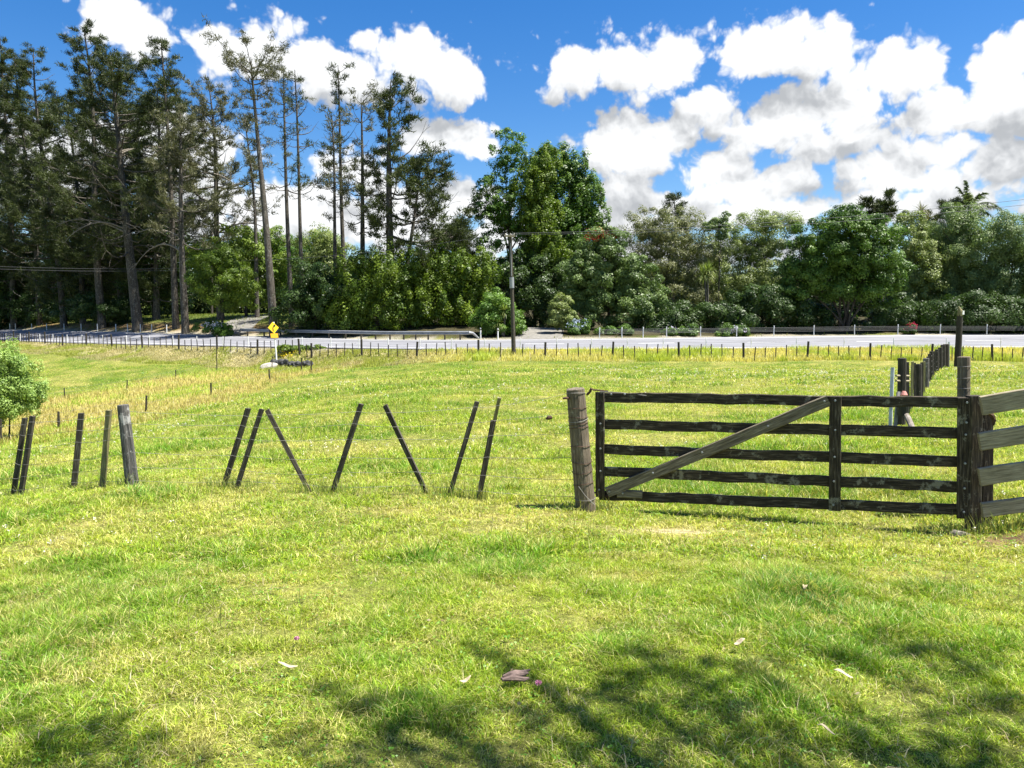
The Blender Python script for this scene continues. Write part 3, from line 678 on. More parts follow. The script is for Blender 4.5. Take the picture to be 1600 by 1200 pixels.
def build_gate_post():
    P = gp(917, 7.62, -.12); Q = at(899, 608, 7.6); root = gp(917, 7.62)
    t = thing('gate_post', 'thick round leaning timber gate post wound with wire, left of the gate', 'post', root)
    _, M4 = round_post('post_body', P, Q, .103, .092, M['post_wood'], t, k=18, seed=3, jit=.03)
    Ln = (Q - P).length
    rnd = random.Random(4)
    for py in (615, 638, 651, 655, 662, 667, 697, 719, 735, 755, 778):
        f = (797 - py) / (797 - 608) * (Ln - .12) + .12; mb = MB(); tx, ty = rnd.uniform(-.012, .012), rnd.uniform(-.02, .02); pts = []
        r = .103 - .011 * f / Ln + .005
        for j in range(25):
            a = 2 * math.pi * j / 24; pts.append(M4 @ Vector((math.cos(a) * r, math.sin(a) * r, f + tx * math.cos(a) + ty * math.sin(a))) - root)
        mb.tube(pts, .0028, 5, cap=False); link('wire_wrap', mb.mesh('wire_wrap', M['galv'] if py in (615, 655, 778) else M['rust']), t)
    mb = MB(); a = at(884, 622, 7.5); mb.tube([at(890, 622, 7.55) - root, a - root, at(879, 622.5, 7.5) - root], [.012, .013, .010], 7); link('staple_pin', mb.mesh('staple_pin', M['rust']), t)
    mb = MB(); mb.tube([at(904, 760, 7.5) - root, at(914, 774, 7.49) - root, at(929, 789, 7.48) - root], .003, 5); link('wire_end', mb.mesh('wire_end', M['galv']), t)
build_gate_post()

# ------------------------------------------------------------------ the slack batten fence left of the gate
def build_batten_fence():
    root = gp(480, 8.6)
    f = thing('batten_fence', 'slack wire fence with crooked leaning dark battens running left from the gate post', 'fence', root)
    S = [((39, 653), (20.5, 777), 9.42, 0.053, 'stake_wood'), ((51, 650), (32.5, 777), 9.38, 0.053, 'stake_wood'), ((127, 645.5), (115, 769), 9.25, 0.058, 'stake_wood'), ((170, 641), (160, 763), 9.12, 0.056, 'pale_stake'),
         ((388, 638), (349, 762), 8.95, 0.054, 'stake_wood'), ((409, 639), (369.5, 763), 8.88, 0.050, 'stake_wood'), ((417, 640), (484, 774), 8.66, 0.048, 'stake_wood'), ((564.5, 631), (519, 775), 8.55, 0.053, 'stake_wood'),
         ((601.5, 633), (667, 777), 8.28, 0.048, 'stake_wood'), ((745.5, 627.5), (702, 778), 8.15, 0.050, 'stake_wood')]
    tops = []
    for k, (tp, bp, D, w, mt) in enumerate(S):
        P = gp(bp[0], D); Q = at(tp[0], tp[1], D - .02); dr = (Q - P).normalized()
        square_stake('batten', P - dr * .06, Q, w, M[mt], f, seed=k, twist=random.Random(k).uniform(-.2, .2)); tops.append((P, Q))
    P = gp(748, 8.02); Q = at(771, 657, 8.0); Qt = at(780.5, 621.5, 7.99)
    square_stake('batten', P - (Q - P).normalized() * .06, Q, .058, M['stake_wood'], f, seed=31); square_stake('batten', Q - (Qt - Q) * .1 + Vector((.012, .03, 0)), Qt, .036, M['pale_stake'], f, seed=32); tops.append((P, Qt))
    P = gp(208, 9.0, -.1); Q = at(192, 633, 9.0); round_post('post', P, Q, .075, .062, M['grey_post'], f, k=14, seed=8, jit=.04); tops.append((gp(208, 9.0), Q))
    # wires with small kinks at each batten
    rnd = random.Random(3); ends = (gp(915, 7.55), at(897, 606, 7.55))
    for (ha, hl) in ((.93, .97), (.78, .84), (.62, .70), (.42, .50), (.24, .30), (.10, .12)):
        pts = [gp(-260, 10.0) + Vector((0, 0, 1.0 * hl))]
        for (P, Q) in sorted(tops, key=lambda t: t[0].x):
            h = ha + rnd.uniform(-.02, .02); p = P.lerp(Q, min(.96, h)) + Vector((0, -.045, 0)); pts.append(p)
        pts.append(ends[0].lerp(ends[1], min(.95, ha + .02)) + Vector((-.09, 0, 0)))
        pts = sorted(pts, key=lambda p: p.x)
        wire('wire', pts, .0019, M['galv'], f, sag=.012, n=5)
    mb = MB(); c = at(858, 653, 7.7) - root; mb.tube([c + Vector((-.035, 0, -.01)), c + Vector((-.01, 0, 0)), c + Vector((.02, 0, .005)), c + Vector((.035, 0, 0))], [.008, .02, .018, .008], 8)
    link('wire_strainer', mb.mesh('wire_strainer', M['rust']), f)
build_batten_fence()

# ------------------------------------------------------------------ stock-yard rails at the right
YA, YB = at(1521, 700, 6.70), at(1700, 700, 6.55); YA.z = YB.z = 0
YU = (YB - YA).normalized(); YN = Vector((-YU.y, YU.x, 0))
def ypt(px, py, off=0.0): return on_plane(px, py, YA, YN, off)
def build_yard():
    base = gp(1521, 6.7)
    t = thing('yard_fence', 'brown four-rail wooden yard fence climbing to the right of the gate', 'fence', base)
    for k, (ya, yb, w) in enumerate(((634.5, 604.5, .165), (690, 663, .155), (745, 720, .155), (797, 775, .13))):
        x0 = 1533 if k == 0 else (1530 if k < 3 else 1534)
        board('rail', ypt(x0, ya, -.07), ypt(1700, yb + .12 * 0, -.07), w, .045, M['rail_wood'], t, seed=40 + k, wob=.003)
    P = gp(1521, 6.72, -.1); Q = at(1521.5, 618, 6.72)
    board('post', P, Q, .10, .10, M['gate_wood'], t, seed=50, up=Vector((1, 0, 0)))
    board('post', gp(1539, 6.86, -.1), at(1539, 647, 6.86), .10, .10, M['gate_wood'], t, seed=51, up=Vector((1, 0, 0)))
    round_post('post', gp(1690, 6.62, -.1), at(1690, 590, 6.62), .08, .075, M['post_wood'], t, seed=52)
    mb = MB(); c = at(1545, 652, 6.75) - base; mb.tube([c + Vector((-.03, -.02, .05)), c + Vector((.01, -.03, .02)), c + Vector((.03, -.03, -.02)), c + Vector((.025, -.03, -.07))], [.012, .02, .018, .008], 7)
    link('latch_chain', mb.mesh('latch_chain', M['rust']), t)
build_yard()
t = thing('latch_post', 'round grey timber post standing just behind the latch end of the gate', 'post', gp(1506, 7.3))
round_post('post_body', gp(1506, 7.3, -.1), at(1506, 558, 7.3), .058, .054, M['post_wood'], t, k=12, seed=61, jit=.03)
for py in (572, 590, 606):
    mb = MB(); c = at(1506, py, 7.3) - t.location; mb.tube([c + Vector((math.cos(a) * .061, math.sin(a) * .061, .006 * math.cos(a))) for a in np.linspace(0, 6.283, 17)], .0018, 4, cap=False); link('wire_wrap', mb.mesh('wire_wrap', M['galv']), t)

def rock(name, c, s, mat, label, group=None, seed=0, flat=.7, parent=None):
    import bmesh
    rnd = random.Random(seed); bm = bmesh.new(); bmesh.ops.create_icosphere(bm, subdivisions=3, radius=1)
    ax = [Vector((rnd.gauss(0, 1), rnd.gauss(0, 1), rnd.gauss(0, 1))).normalized() for _ in range(9)]; dd = [rnd.uniform(.55, .9) for _ in ax]
    for v in bm.verts:
        p = v.co.normalized(); r = 1.0
        for a, d in zip(ax, dd):
            k = p.dot(a)
            if k > 0: r = min(r, d / k)
        v.co = Vector((p.x * r * s[0], p.y * r * s[1], p.z * r * s[2]))
    me = bpy.data.meshes.new(name); bm.to_mesh(me); bm.free(); me.materials.append(mat)
    o = link(name, me); o.location = c; o.rotation_euler = (0, 0, rnd.uniform(0, 3)); return tag(o, label, 'stone', group)
rock('stone', gp(1500, 6.6, .0), (.085, .08, .075), M['rock_lichen'], 'pale lichen-spotted stone at the foot of the gate\'s latch end', seed=5)

# ------------------------------------------------------------------ fence line going away on the right, and its end assembly
def build_side_fence():
    base = gp(1410, 14.0)
    t = thing('side_fence', 'row of upright dark and grey posts running away towards the road on the right', 'fence', base)
    L0 = [(1408, 560, 14.0, .105, 'far_post'), (1418, 566, 16.4, .05, 'far_post'), (1424, 565, 17.6, .03, 'pale_stake'), (1436, 569, 19.5, .11, 'far_post'), (1430, 567, 18.5, .03, 'far_post'), (1440, 566, 20.7, .04, 'far_post'), (1443, 565, 22, .04, 'pale_stake'), (1450, 557, 26, .04, 'far_post'), (1454, 552, 29, .04, 'far_post'), (1459, 549, 32.5, .04, 'far_post'), (1466.5, 545, 39, .06, 'far_post'), (1472, 541, 43.5, .07, 'far_post'), (1447, 560, 24.5, .13, 'grey_post'), (1452, 553, 27.5, .04, 'far_post'), (1456, 549, 31, .10, 'far_post'), (1461, 548, 34, .05, 'far_post'), (1464, 546, 37, .12, 'far_post'), (1469, 543, 41, .15, 'far_post'), (1474, 539, 46, .2, 'far_post'), (1478, 538, 49, .26, 'far_post'), (1482, 534, 50, .08, 'white')]
    tops = []
    for k, (px, py, D, r, mt) in enumerate(L0):
        P = gp(px, D, -.05); Q = at(px, py, D); Q.x += random.Random(k).uniform(-.03, .03)
        if r < .06: square_stake('batten', P, Q, r * 1.6, M[mt], t, seed=k)
        else: round_post('post', P, Q, r * .72, r * .7, M[mt], t, k=10, seed=k)
        if mt != 'white': tops.append((P, Q))
    for f in (.9, .7, .5, .3): wire('wire', [P.lerp(Q, f) + Vector((-.06, 0, 0)) for P, Q in tops], .004, M['galv'], t, n=2)
    for py in (587, 595): 
        a, b = at(1400, py, 13.9), at(1420, py + .5, 14.1); mb = MB(); mb.tube([a - base, b - base], .022, 6); link('cross_bar', mb.mesh('cross_bar', M['rail_wood']), t)
    b = thing('propped_board', 'narrow pale board propped up against the end post of the side fence', 'board', gp(1394, 13.4))
    board('plank', gp(1391, 13.5, 0), at(1394.5, 574, 13.6), .06, .03, M['pale_metal'], b, seed=71, up=Vector((.75, -.6, 0)))
    square_stake('brace', gp(1398, 13.3), at(1404, 612, 13.5), .05, M['galv'], b, seed=72)
    s_ = thing('stay_log', 'short grey log stay lying against the foot of the end post', 'log', gp(1420, 13.0))
    mb = MB(); a, c = at(1411, 640, 13.5), gp(1427, 12.7, .05); mb.tube([a - s_.location, a.lerp(c, .5) + Vector((0, 0, .02)) - s_.location, c - s_.location], [.045, .05, .045], 10); link('log_body', mb.mesh('log_body', M['dead_wood']), s_)
    j = thing('feed_drum', 'small dark drum with a pink lid beside the end post', 'drum', gp(1412, 13.3))
    c = at(1412, 622, 13.3) - j.location; mb = MB(); mb.tube([c + Vector((0, 0, -.30)), c + Vector((0, 0, -.05)), c + Vector((0, 0, .0))], [.09, .10, .07], 14); link('drum_body', mb.mesh('drum_body', M['black']), j)
    mb = MB(); mb.tube([c + Vector((0, 0, .0)), c + Vector((0, 0, .06)), c + Vector((0, 0, .12))], [.04, .06, .03], 12); link('lid', mb.mesh('lid', plain('faded_pink', (.55, .22, .18), .6)), j)
build_side_fence()

# tall broken post near the road
t = thing('broken_post', 'tall leaning dark post with a broken pale top by the roadside fence', 'post', gp(1496, 50))
round_post('post_body', gp(1496, 50, -.2), at(1500, 492, 50), .22, .17, M['far_post'], t, seed=81, jit=.05)
mb = MB(); c = at(1500, 489, 50) - t.location; mb.tube([c + Vector((0, 0, -.2)), c + Vector((.02, 0, .1)), c + Vector((-.1, 0, .42))], [.18, .17, .03], 9); link('broken_top', mb.mesh('broken_top', M['pale_stake']), t)
mb = MB(); mb.tube([c + Vector((.1, -.05, -.1)), c + Vector((.12, -.05, .15))], [.13, .11], 9); link('pale_cap', mb.mesh('pale_cap', M['white']), t)

# ------------------------------------------------------------------ roadside batten fence
FPW = [gp(px, D) for (px, py, D) in FENCE]
def along(pts, step):
    out = []; acc = 0
    for a, b in zip(pts[:-1], pts[1:]):
        L_ = (b - a).length; s = acc
        while s < L_: out.append(a.lerp(b, s / L_)); s += step
        acc = s - L_
    return out
def build_roadside_fence(ctrl, label):
    P = along(ctrl, .82)
    base = P[len(P) // 2].copy(); base.z = hz(base.x, base.y)
    t = thing('roadside_fence', label, 'fence', base)
    rnd = random.Random(9); post = None; bat = None; tops = []
    for k, p in enumerate(P):
        z = hz(p.x, p.y); is_post = k % 6 == 0
        mdl = post if is_post else bat
        if mdl is None:
            if is_post: o, _ = round_post('post', Vector((0, 0, -.1)), Vector((0, 0, 1.18)), .085, .08, M['far_post'], t, k=8, seed=1)
            else: o = square_stake('batten', Vector((0, 0, 0)), Vector((0, 0, 1.08)), .062, M['far_post'], t, seed=2)
            if is_post: post = o
            else: bat = o
        else:
            o = mdl.copy(); col.objects.link(o); o.parent = t
        o.matrix_local = Matrix.Translation(Vector((p.x, p.y, z)) - base) @ Matrix.Rotation(rnd.uniform(-.07, .07), 4, 'Y') @ Matrix.Rotation(rnd.uniform(0, .8), 4, 'Z') @ Matrix.Scale(rnd.uniform(.9, 1.08), 4, Vector((0, 0, 1)))
        if is_post: tops.append(Vector((p.x, p.y - .06, z)))
    for h in (.3, .52, .76, 1.0): wire('wire', [q + Vector((0, 0, h)) for q in tops], .004, M['cable'], t, n=1, k=3)
build_roadside_fence(FPW[6:-1], 'wire and batten fence along the foot of the road bank, right of the stone heap')
build_roadside_fence(FPW[1:7], 'wire and batten fence along the left paddock below the road, left of the stone heap')

def small_fence(label, posts, r=.05):
    base = gp(posts[0][0], posts[0][2]); t = thing('gully_fence', label, 'fence', base); pts = []
    for k, (px, py, D) in enumerate(posts):
        P = gp(px, D, -.1); Q = at(px + random.Random(k).uniform(-1, 1), py, D); round_post('post', P, Q, r if D > 36 else .07, r * .95, M['far_post'], t, k=7, seed=k); pts.append((P, Q))
    for f in (.92, .6): wire('wire', [P.lerp(Q, f) for P, Q in pts], .004, M['cable'], t, n=2, k=3)
small_fence('low fence of short posts on the near side of the gully', [(0, 655, 30), (92, 643, 34), (228, 618, 38), (330, 598, 44), (421, 577, 50), (471, 559, 55), (486, 563, 54.5)])
small_fence('sparse fence of thin posts on the far side of the gully', [(-60, 615, 43), (101, 606, 45), (198, 594, 48), (275, 578, 53), (339, 545, 57), (425, 556, 60)], .035)

# ------------------------------------------------------------------ road furniture
def ri_px(px, d):
    """road sample index whose point d beyond the near line shows at column px"""
    best = None
    for i in np.linspace(0, len(RC) - 1.01, 900):
        p = road_pt(i, d); e = abs(800 + F_PX * p.x / (p.y * math.cos(PITCH) - (p.z - CAM_Z) * math.sin(PITCH)) - px)
        if best is None or e < best[0]: best = (e, i)
    return best[1]
def roadside_run(name, label, cat, pxs, d, h, pr, pmat, cables, zd=0.0, cr=.012, ext=None, slot='post', cmat='rope'):
    P = []
    for px in pxs:
        p = road_pt(ri_px(px, d), d)
        if abs(d) > 1.5 and (d < -1.5 or d > RW + 1.5): p.z = hz(p.x, p.y)
        P.append(p)
    base = P[0].copy(); t = thing(name, label, cat, base); model = None
    for k, p in enumerate(P):
        if model is None: o, _ = round_post(slot, Vector((0, 0, -.15)), Vector((0, 0, h)), pr, pr, pmat, t, k=8, seed=4, jit=0); model = o
        else: o = model.copy(); col.objects.link(o); o.parent = t
        o.matrix_local = Matrix.Translation(p - base) @ Matrix.Rotation(random.Random(k).uniform(-.02, .02), 4, 'Y')
    for c in cables: wire('cable', [p + Vector((0, -pr - cr, c)) for p in P], cr, M[cmat], t, n=2, k=4)
    return t, P
roadside_run('wire_rope_barrier', 'white-posted wire rope barrier along the near edge of the road', 'barrier',
             [-20, 10, 32, 63, 84, 106, 128, 161, 198, 233, 271, 308, 348, 388, 430, 472, 517, 561, 607, 657, 707, 758, 813, 871, 926, 980, 1035, 1104, 1174, 1244, 1318, 1395, 1478, 1562, 1640], -1.05, .72, .034, M['white'], (.66, .55), cr=.007)
roadside_run('wire_rope_barrier', 'cable barrier on pale posts along the far side of the road on the right', 'barrier',
             [938, 971, 1005, 1042, 1096, 1152, 1210, 1272, 1335, 1403, 1468, 1540, 1612, 1690], RW + 1.3, .82, .045, M['white'], (.78, .66, .54, .42), cr=.008)
roadside_run('wire_rope_barrier', 'cable barrier with white posts in front of the bare bank on the left', 'barrier',
             [-24, 2, 24, 49, 73, 100, 126, 153, 181, 200, 219, 238, 260], RW + 1.5, .8, .05, M['white'], (.76, .62), cr=.009)
def build_guardrail():
    i0, i1 = ri_px(378, RW + 1.6), ri_px(733, RW + 1.6); P = [road_pt(i, RW + 1.6) for i in np.linspace(i0, i1, 46)]
    base = P[0].copy(); t = thing('guardrail', 'galvanised steel W-beam guardrail along the far edge of the road', 'barrier', base)
    prof = [(0, .44), (-.07, .47), (-.08, .53), (-.02, .56), (0, .60), (-.02, .64), (-.08, .67), (-.07, .73), (0, .76), (.015, .76), (-.05, .73), (-.06, .67), (0, .64), (.02, .60), (0, .56), (-.06, .53), (-.05, .47), (.015, .44)]
    V = []; n = len(P); k = len(prof)
    for i, p in enumerate(P):
        tt = (P[min(i + 1, n - 1)] - P[max(i - 1, 0)]); tt.z = 0; tt.normalize(); nn = Vector((-tt.y, tt.x, 0))
        for (a, z) in prof: q = p - base + nn * a; V.append((q.x, q.y, q.z + z))
    Fc = [(i * k + j, i * k + (j + 1) % k, (i + 1) * k + (j + 1) % k, (i + 1) * k + j) for i in range(n - 1) for j in range(k)] + [tuple(range(k)), tuple(range((n - 1) * k, n * k))[::-1]]
    mb = MB(); mb.add(V, Fc); link('beam', mb.mesh('beam', M['steel']), t)
    for q in P[1::3]:
        mb = MB(); mb.box(-.07, .07, .03, .17, -.2, .74, bev=.01); link('post', mb.mesh('post', M['pole_wood']), t, Matrix.Translation(q))
    for e, dx in ((P[0], -.5), (P[-1], .9)):
        mb = MB(); mb.tube([e - base + Vector((0, 0, .62)), e - base + Vector((dx * .4, .1, .58)), e - base + Vector((dx, .3, .1))], [.16, .12, .07], 8); link('end_terminal', mb.mesh('end_terminal', M['steel']), t)
build_guardrail()
for (px, Yd, lab) in ((751, 71, 'white marker post just right of the guardrail end'), (778, 70.5, 'white marker post between the guardrail and the leafy shrub')):
    t = thing('marker_post', lab, 'post', gp(px, Yd)); 
    p = gp(px, Yd); round_post('post_body', p - Vector((0, 0, .1)), p + Vector((0, 0, 1.0)), .06, .06, M['white'], t, k=8, seed=1, jit=0)
    mb = MB(); mb.tube([Vector((0, 0, .78)), Vector((0, 0, .88))], .063, 8); link('reflector', mb.mesh('reflector', M['rust']), t)
# curve warning sign
def build_sign():
    D = 61.5; base = gp(433, D); t = thing('curve_warning_sign', 'yellow diamond road sign with a black curve arrow above an orange plate', 'sign', base)
    top = at(427.5, 503, D); mb = MB(); mb.tube([Vector((0, 0, -.2)), top - base], .06, 8); link('pole', mb.mesh('pole', M['white']), t)
    c = at(427, 512.0, D - .12); U = Vector((.70, .70, 0)).normalized(); Z = Vector((-.1, 0, 1)).normalized(); Nn = U.cross(Z); Nn = Nn if Nn.y < 0 else -Nn
    def plate(name, ctr, pts, th, mat, off, par):
        n = len(pts); V = [tuple(ctr - base + U * a + Z * b + Nn * (off + th)) for a, b in pts] + [tuple(ctr - base + U * a + Z * b + Nn * off) for a, b in pts]
        Fc = [tuple(range(n)), tuple(range(2 * n - 1, n - 1, -1))] + [(i, n + i, n + (i + 1) % n, (i + 1) % n) for i in range(n)]
        mb = MB(); mb.add(V, Fc); o = link(name, mb.mesh(name, M[mat])); o.parent = par
        if par is not t: o.matrix_parent_inverse = par.matrix_basis.inverted()
        return o
    s = .46
    pl = plate('sign_face', c, [(0, -s), (s, 0), (0, s), (-s, 0)], .03, 'yellow', 0, t)
    a = [(p * .82, q * .82) for p, q in [(-.12, -.34), (-.02, -.34), (-.02, -.06), (.02, .04), (.12, .12), (.17, .06), (.24, .30), (.0, .27), (.06, .20), (-.06, .10), (-.12, -.04)]]
    plate('arrow', c, a, .012, 'black', .031, pl)
    c2 = at(428.5, 524.5, D - .12); plate('speed_plate', c2, [(-.32, -.18), (.32, -.18), (.32, .18), (-.32, .18)], .03, 'orange', 0, t)
build_sign()

# ------------------------------------------------------------------ poles and power lines
def build_power():
    D = 57.0; b = gp(803, D); top = at(797.5, 369, D)
    t = thing('utility_pole', 'tall slim timber power pole standing at the roadside fence', 'pole', b)
    round_post('pole_body', b - Vector((0, 0, .3)), top + Vector((0, 0, .12)), .17, .10, M['pole_wood'], t, k=12, seed=2, jit=.01)
    q0 = b.lerp(top, .57); q1 = b.lerp(top, .66); mb = MB(); mb.tube([q0 - b, q1 - b], [.172, .165], 12); link('metal_sleeve', mb.mesh('metal_sleeve', M['steel']), t)
    q0 = b.lerp(top, .67); q1 = b.lerp(top, .94); mb = MB(); mb.tube([q0 - b + Vector((.0, -.15, 0)), q1 - b + Vector((0, -.13, 0))], [.03, .03], 6); link('cable_guard', mb.mesh('cable_guard', M['steel']), t)
    A, B = top + Vector((-.42, -.15, 0)), top + Vector((.34, -.15, 0)); board('crossarm', A, B, .13, .11, M['rail_wood'], t, seed=3)
    tips = []
    for x in (-.36, 0, .28):
        mb = MB(); c = top - b + Vector((x, -.15, .06)); mb.tube([c, c + Vector((0, 0, .06)), c + Vector((0, 0, .14))], [.03, .05, .03], 8); link('insulator', mb.mesh('insulator', M['pale_stone']), t); tips.append(top + Vector((x, -.15, .2)))
    b2 = gp(331, 118); t2 = thing('utility_pole', 'distant power pole half hidden in the trees on the left', 'pole', b2); top2 = at(330, 350, 118)
    round_post('pole_body', b2 - Vector((0, 0, .3)), top2, .2, .14, M['pole_wood'], t2, k=8, seed=5); board('crossarm', top2 + Vector((-1.1, -.2, -.4)), top2 + Vector((1.1, -.2, -.4)), .16, .12, M['pole_wood'], t2, seed=4)
    def pl(label, a, c, sag, r=.013, names='power_line'):
        n = 40; pts = []
        for i in range(n + 1): f = i / n; q = a.lerp(c, f); q.z -= sag * 4 * f * (1 - f); pts.append(q)
        mb = MB(); mb.tube([p - a for p in pts], r, 5, cap=False); o = link(names, mb.mesh(names, M['cable'])); o.location = a; tag(o, label, 'power line')
    pl('power line from the roadside pole back towards the left-hand pines', tips[0], at(100, 372, 118), 2.6)
    pl('upper of the two power lines leaving the roadside pole to the right', tips[2], at(1760, 293, 46), .55)
    pl('lower of the two power lines leaving the roadside pole to the right', tips[2] + Vector((.05, 0, -.08)), at(1760, 302, 46), .60)
    pl('upper of two wires crossing in front of the dark pine trunks', at(-160, 408, 84), at(292, 419, 90), .35)
    pl('lower of two wires crossing in front of the dark pine trunks', at(-160, 411.5, 84), at(292, 422, 90), .4)
build_power()
# stones round the culvert end
rnd = random.Random(12)
for k in range(15):
    f = k / 14; px = 428 + 56 * f; D = 61.5 - 1.0 * f
    rock('stone', gp(px, D, .15 + .22 * rnd.random()), (rnd.uniform(.22, .42), .3, rnd.uniform(.2, .34)), M['stone'], 'dark stone in the low heap by the culvert below the road sign', 'dark stones heaped at the culvert end', seed=k)
rock('stone', gp(422, 60.5, .12), (.9, .5, .4), M['pale_stone'], 'large pale flat stone at the left end of the dark stone heap', seed=33)

# ------------------------------------------------------------------ litter on the near grass
def curled_leaf(label, px, D, L_, w, ang, mat='deadleaf', seed=0, name='fallen_leaf', cat='leaf'):
    rnd = random.Random(seed); n = 9; V = []; Fc = []
    for i in range(n):
        f = i / (n - 1); ww = w * math.sin(math.pi * (.06 + .9 * f)) ** .8 * (1 + rnd.uniform(-.12, .12)); zc = .012 * math.sin(f * 4 + seed)
        for j, s_ in enumerate((-1, -.5, 0, .5, 1)):
            V.append((L_ * (f - .5), ww / 2 * s_, zc + .35 * ww * s_ * s_ * .5 + rnd.uniform(-.001, .001)))
    Fc = [(i * 5 + j, i * 5 + j + 1, i * 5 + j + 6, i * 5 + j + 5) for i in range(n - 1) for j in range(4)]
    mb = MB(); mb.add(V, Fc); me = mb.mesh(name, M[mat], smooth=True); o = link(name, me); p = gp(px, D, .062); o.location = p; o.rotation_euler = (rnd.uniform(-.2, .2), rnd.uniform(-.15, .15), ang)
    md = o.modifiers.new('thick', 'SOLIDIFY'); md.thickness = .0015
    return tag(o, label, cat)
curled_leaf('large pale curled dry leaf in the shade at lower right', 1317, 3.50, .085, .032, -.35, seed=1)
curled_leaf('pale crumpled dry leaf left of centre in the foreground', 450, 3.60, .095, .035, .15, seed=2)
curled_leaf('small pale dry leaf left of the dark bark chip', 727, 3.46, .06, .022, .5, seed=3)
curled_leaf('small dry leaf on the sunny grass right of centre', 1155, 3.85, .06, .028, .2, seed=4)
curled_leaf('bleached leaf just above the lush green patch', 1258, 4.75, .06, .03, 1.0, seed=6)
curled_leaf('brown dead leaf on the shaded grass near the bottom edge', 1290, 2.98, .07, .02, -.6, seed=7)
def chip(label, px, D, L_, r, ang, seed):
    rnd = random.Random(seed); mb = MB()
    for q in range(3):
        a = ang + rnd.uniform(-.4, .4); P = [Vector((math.cos(a) * L_ * (f - .5) + rnd.uniform(-.01, .01), math.sin(a) * L_ * (f - .5) + q * .018, .004 * q + rnd.uniform(0, .01))) for f in np.linspace(0, 1, 5)]
        mb.tube(P, [r * .4, r, r * 1.1, r * .8, r * .3], 7, jit=.25, rnd=rnd)
    o = link('bark_chip', mb.mesh('bark_chip', M['barkchip'])); o.location = gp(px, D, .05); return tag(o, label, 'bark')
chip('dark curled piece of bark lying in the foreground grass', 805, 3.48, .15, .014, .3, 1)
def pink_flower(label, px, D, s_):
    t = thing('clover_flower', label, 'flower', gp(px, D)); mb = MB(); mb.tube([Vector((0, 0, 0)), Vector((.004, 0, .045))], .0012, 5); st = link('stem', mb.mesh('stem', plain('stem_green', (.1, .2, .04))), t)
    n = 70; d = rng.normal(0, 1, (n, 3)); d /= np.linalg.norm(d, axis=1)[:, None]; d[:, 2] = np.abs(d[:, 2]) * .8
    V, Q, Cc = quads_at(d * s_ * .5 + np.array([0.004, 0, .062]), s_ * .55, mixc(C(.45, .14, .27), C(.6, .34, .42), rng.random(n)), up=.1); link('petals', mesh_np('petals', V, [Q], M['petal'], Cc), t)
def litter():
    n = 420; x, y = scatter(n, 2.6, 11, power=.6); z = H(x, y); P = np.stack([x, y, z + rng.uniform(.02, .05, n)], 1)
    V, Q, Cc = quads_at(P, rng.uniform(.008, .03, n), mixc(C(.50, .42, .28), C(.16, .10, .06), rng.random(n)), up=.9)
    tag(link('leaf_litter', mesh_np('leaf_litter', V, [Q], M['petal'], Cc)), 'brown crumbs of dry leaf and twig scattered in the near grass', 'leaf litter', kind='stuff')
litter()
pink_flower('pink clover flower beside the dark bark piece', 840, 3.42, .026)
pink_flower('pink clover flower on the sunny grass at left', 463, 3.95, .024)

# ------------------------------------------------------------------ trees
def tube_np(P, r, k=6):
    """bare tube as arrays, for many limbs"""
    P = np.asarray(P, float); n = len(P); r = np.broadcast_to(r, (n,))
    T = np.gradient(P, axis=0); T /= np.linalg.norm(T, axis=1)[:, None] + 1e-9
    ref = np.array([1., .13, 0]) if abs(T[0, 2]) > .6 else np.array([0, 0, 1.])
    U = np.cross(T, ref); U /= np.linalg.norm(U, axis=1)[:, None] + 1e-9; W = np.cross(T, U)
    a = np.arange(k) * 2 * np.pi / k
    V = P[:, None] + (U[:, None] * np.cos(a)[None, :, None] + W[:, None] * np.sin(a)[None, :, None]) * r[:, None, None]
    i = (np.arange(n - 1) * k)[:, None]; j = np.arange(k)[None]
    F_ = np.stack([i + j, i + (j + 1) % k, i + k + (j + 1) % k, i + k + j], -1).reshape(-1, 4)
    return V.reshape(-1, 3), F_
class Limbs:
    def __init__(s): s.V = []; s.F = []; s.n = 0
    def add(s, P, r, k=6):
        v, f = tube_np(P, r, k); s.V.append(v); s.F.append(f + s.n); s.n += len(v)
    def link(s, name, mat, parent):
        return link(name, mesh_np(name, np.concatenate(s.V), [np.concatenate(s.F)], mat, smooth=True), parent)
def unit(v): return v / (np.linalg.norm(v, axis=-1, keepdims=True) + 1e-9)
def leaf_quads(P, Nrm, size, colr, rg, aspect=.6):
    n = len(P); Nn = unit(Nrm); t = rg.normal(0, 1, (n, 3)); u = unit(np.cross(Nn, t)); v = np.cross(Nn, u); s = size[:, None]
    V = np.stack([P - u * s * .5, P + v * s * aspect * .5, P + u * s * .5, P - v * s * aspect * .5], 1).reshape(-1, 3)
    return V, (np.arange(n) * 4)[:, None] + np.array([[0, 1, 2, 3]]), np.repeat(colr, 4, 0)
def spikes(P, Dr, ln, wd, colr, rg):
    n = len(P); Dn = unit(Dr); u = unit(np.cross(Dn, rg.normal(0, 1, (n, 3)))); w = wd[:, None]
    V = np.stack([P - u * w * .5, P + u * w * .5, P + Dn * ln[:, None]], 1).reshape(-1, 3)
    return V, (np.arange(n) * 3)[:, None] + np.array([[0, 1, 2]]), np.repeat(colr, 3, 0)
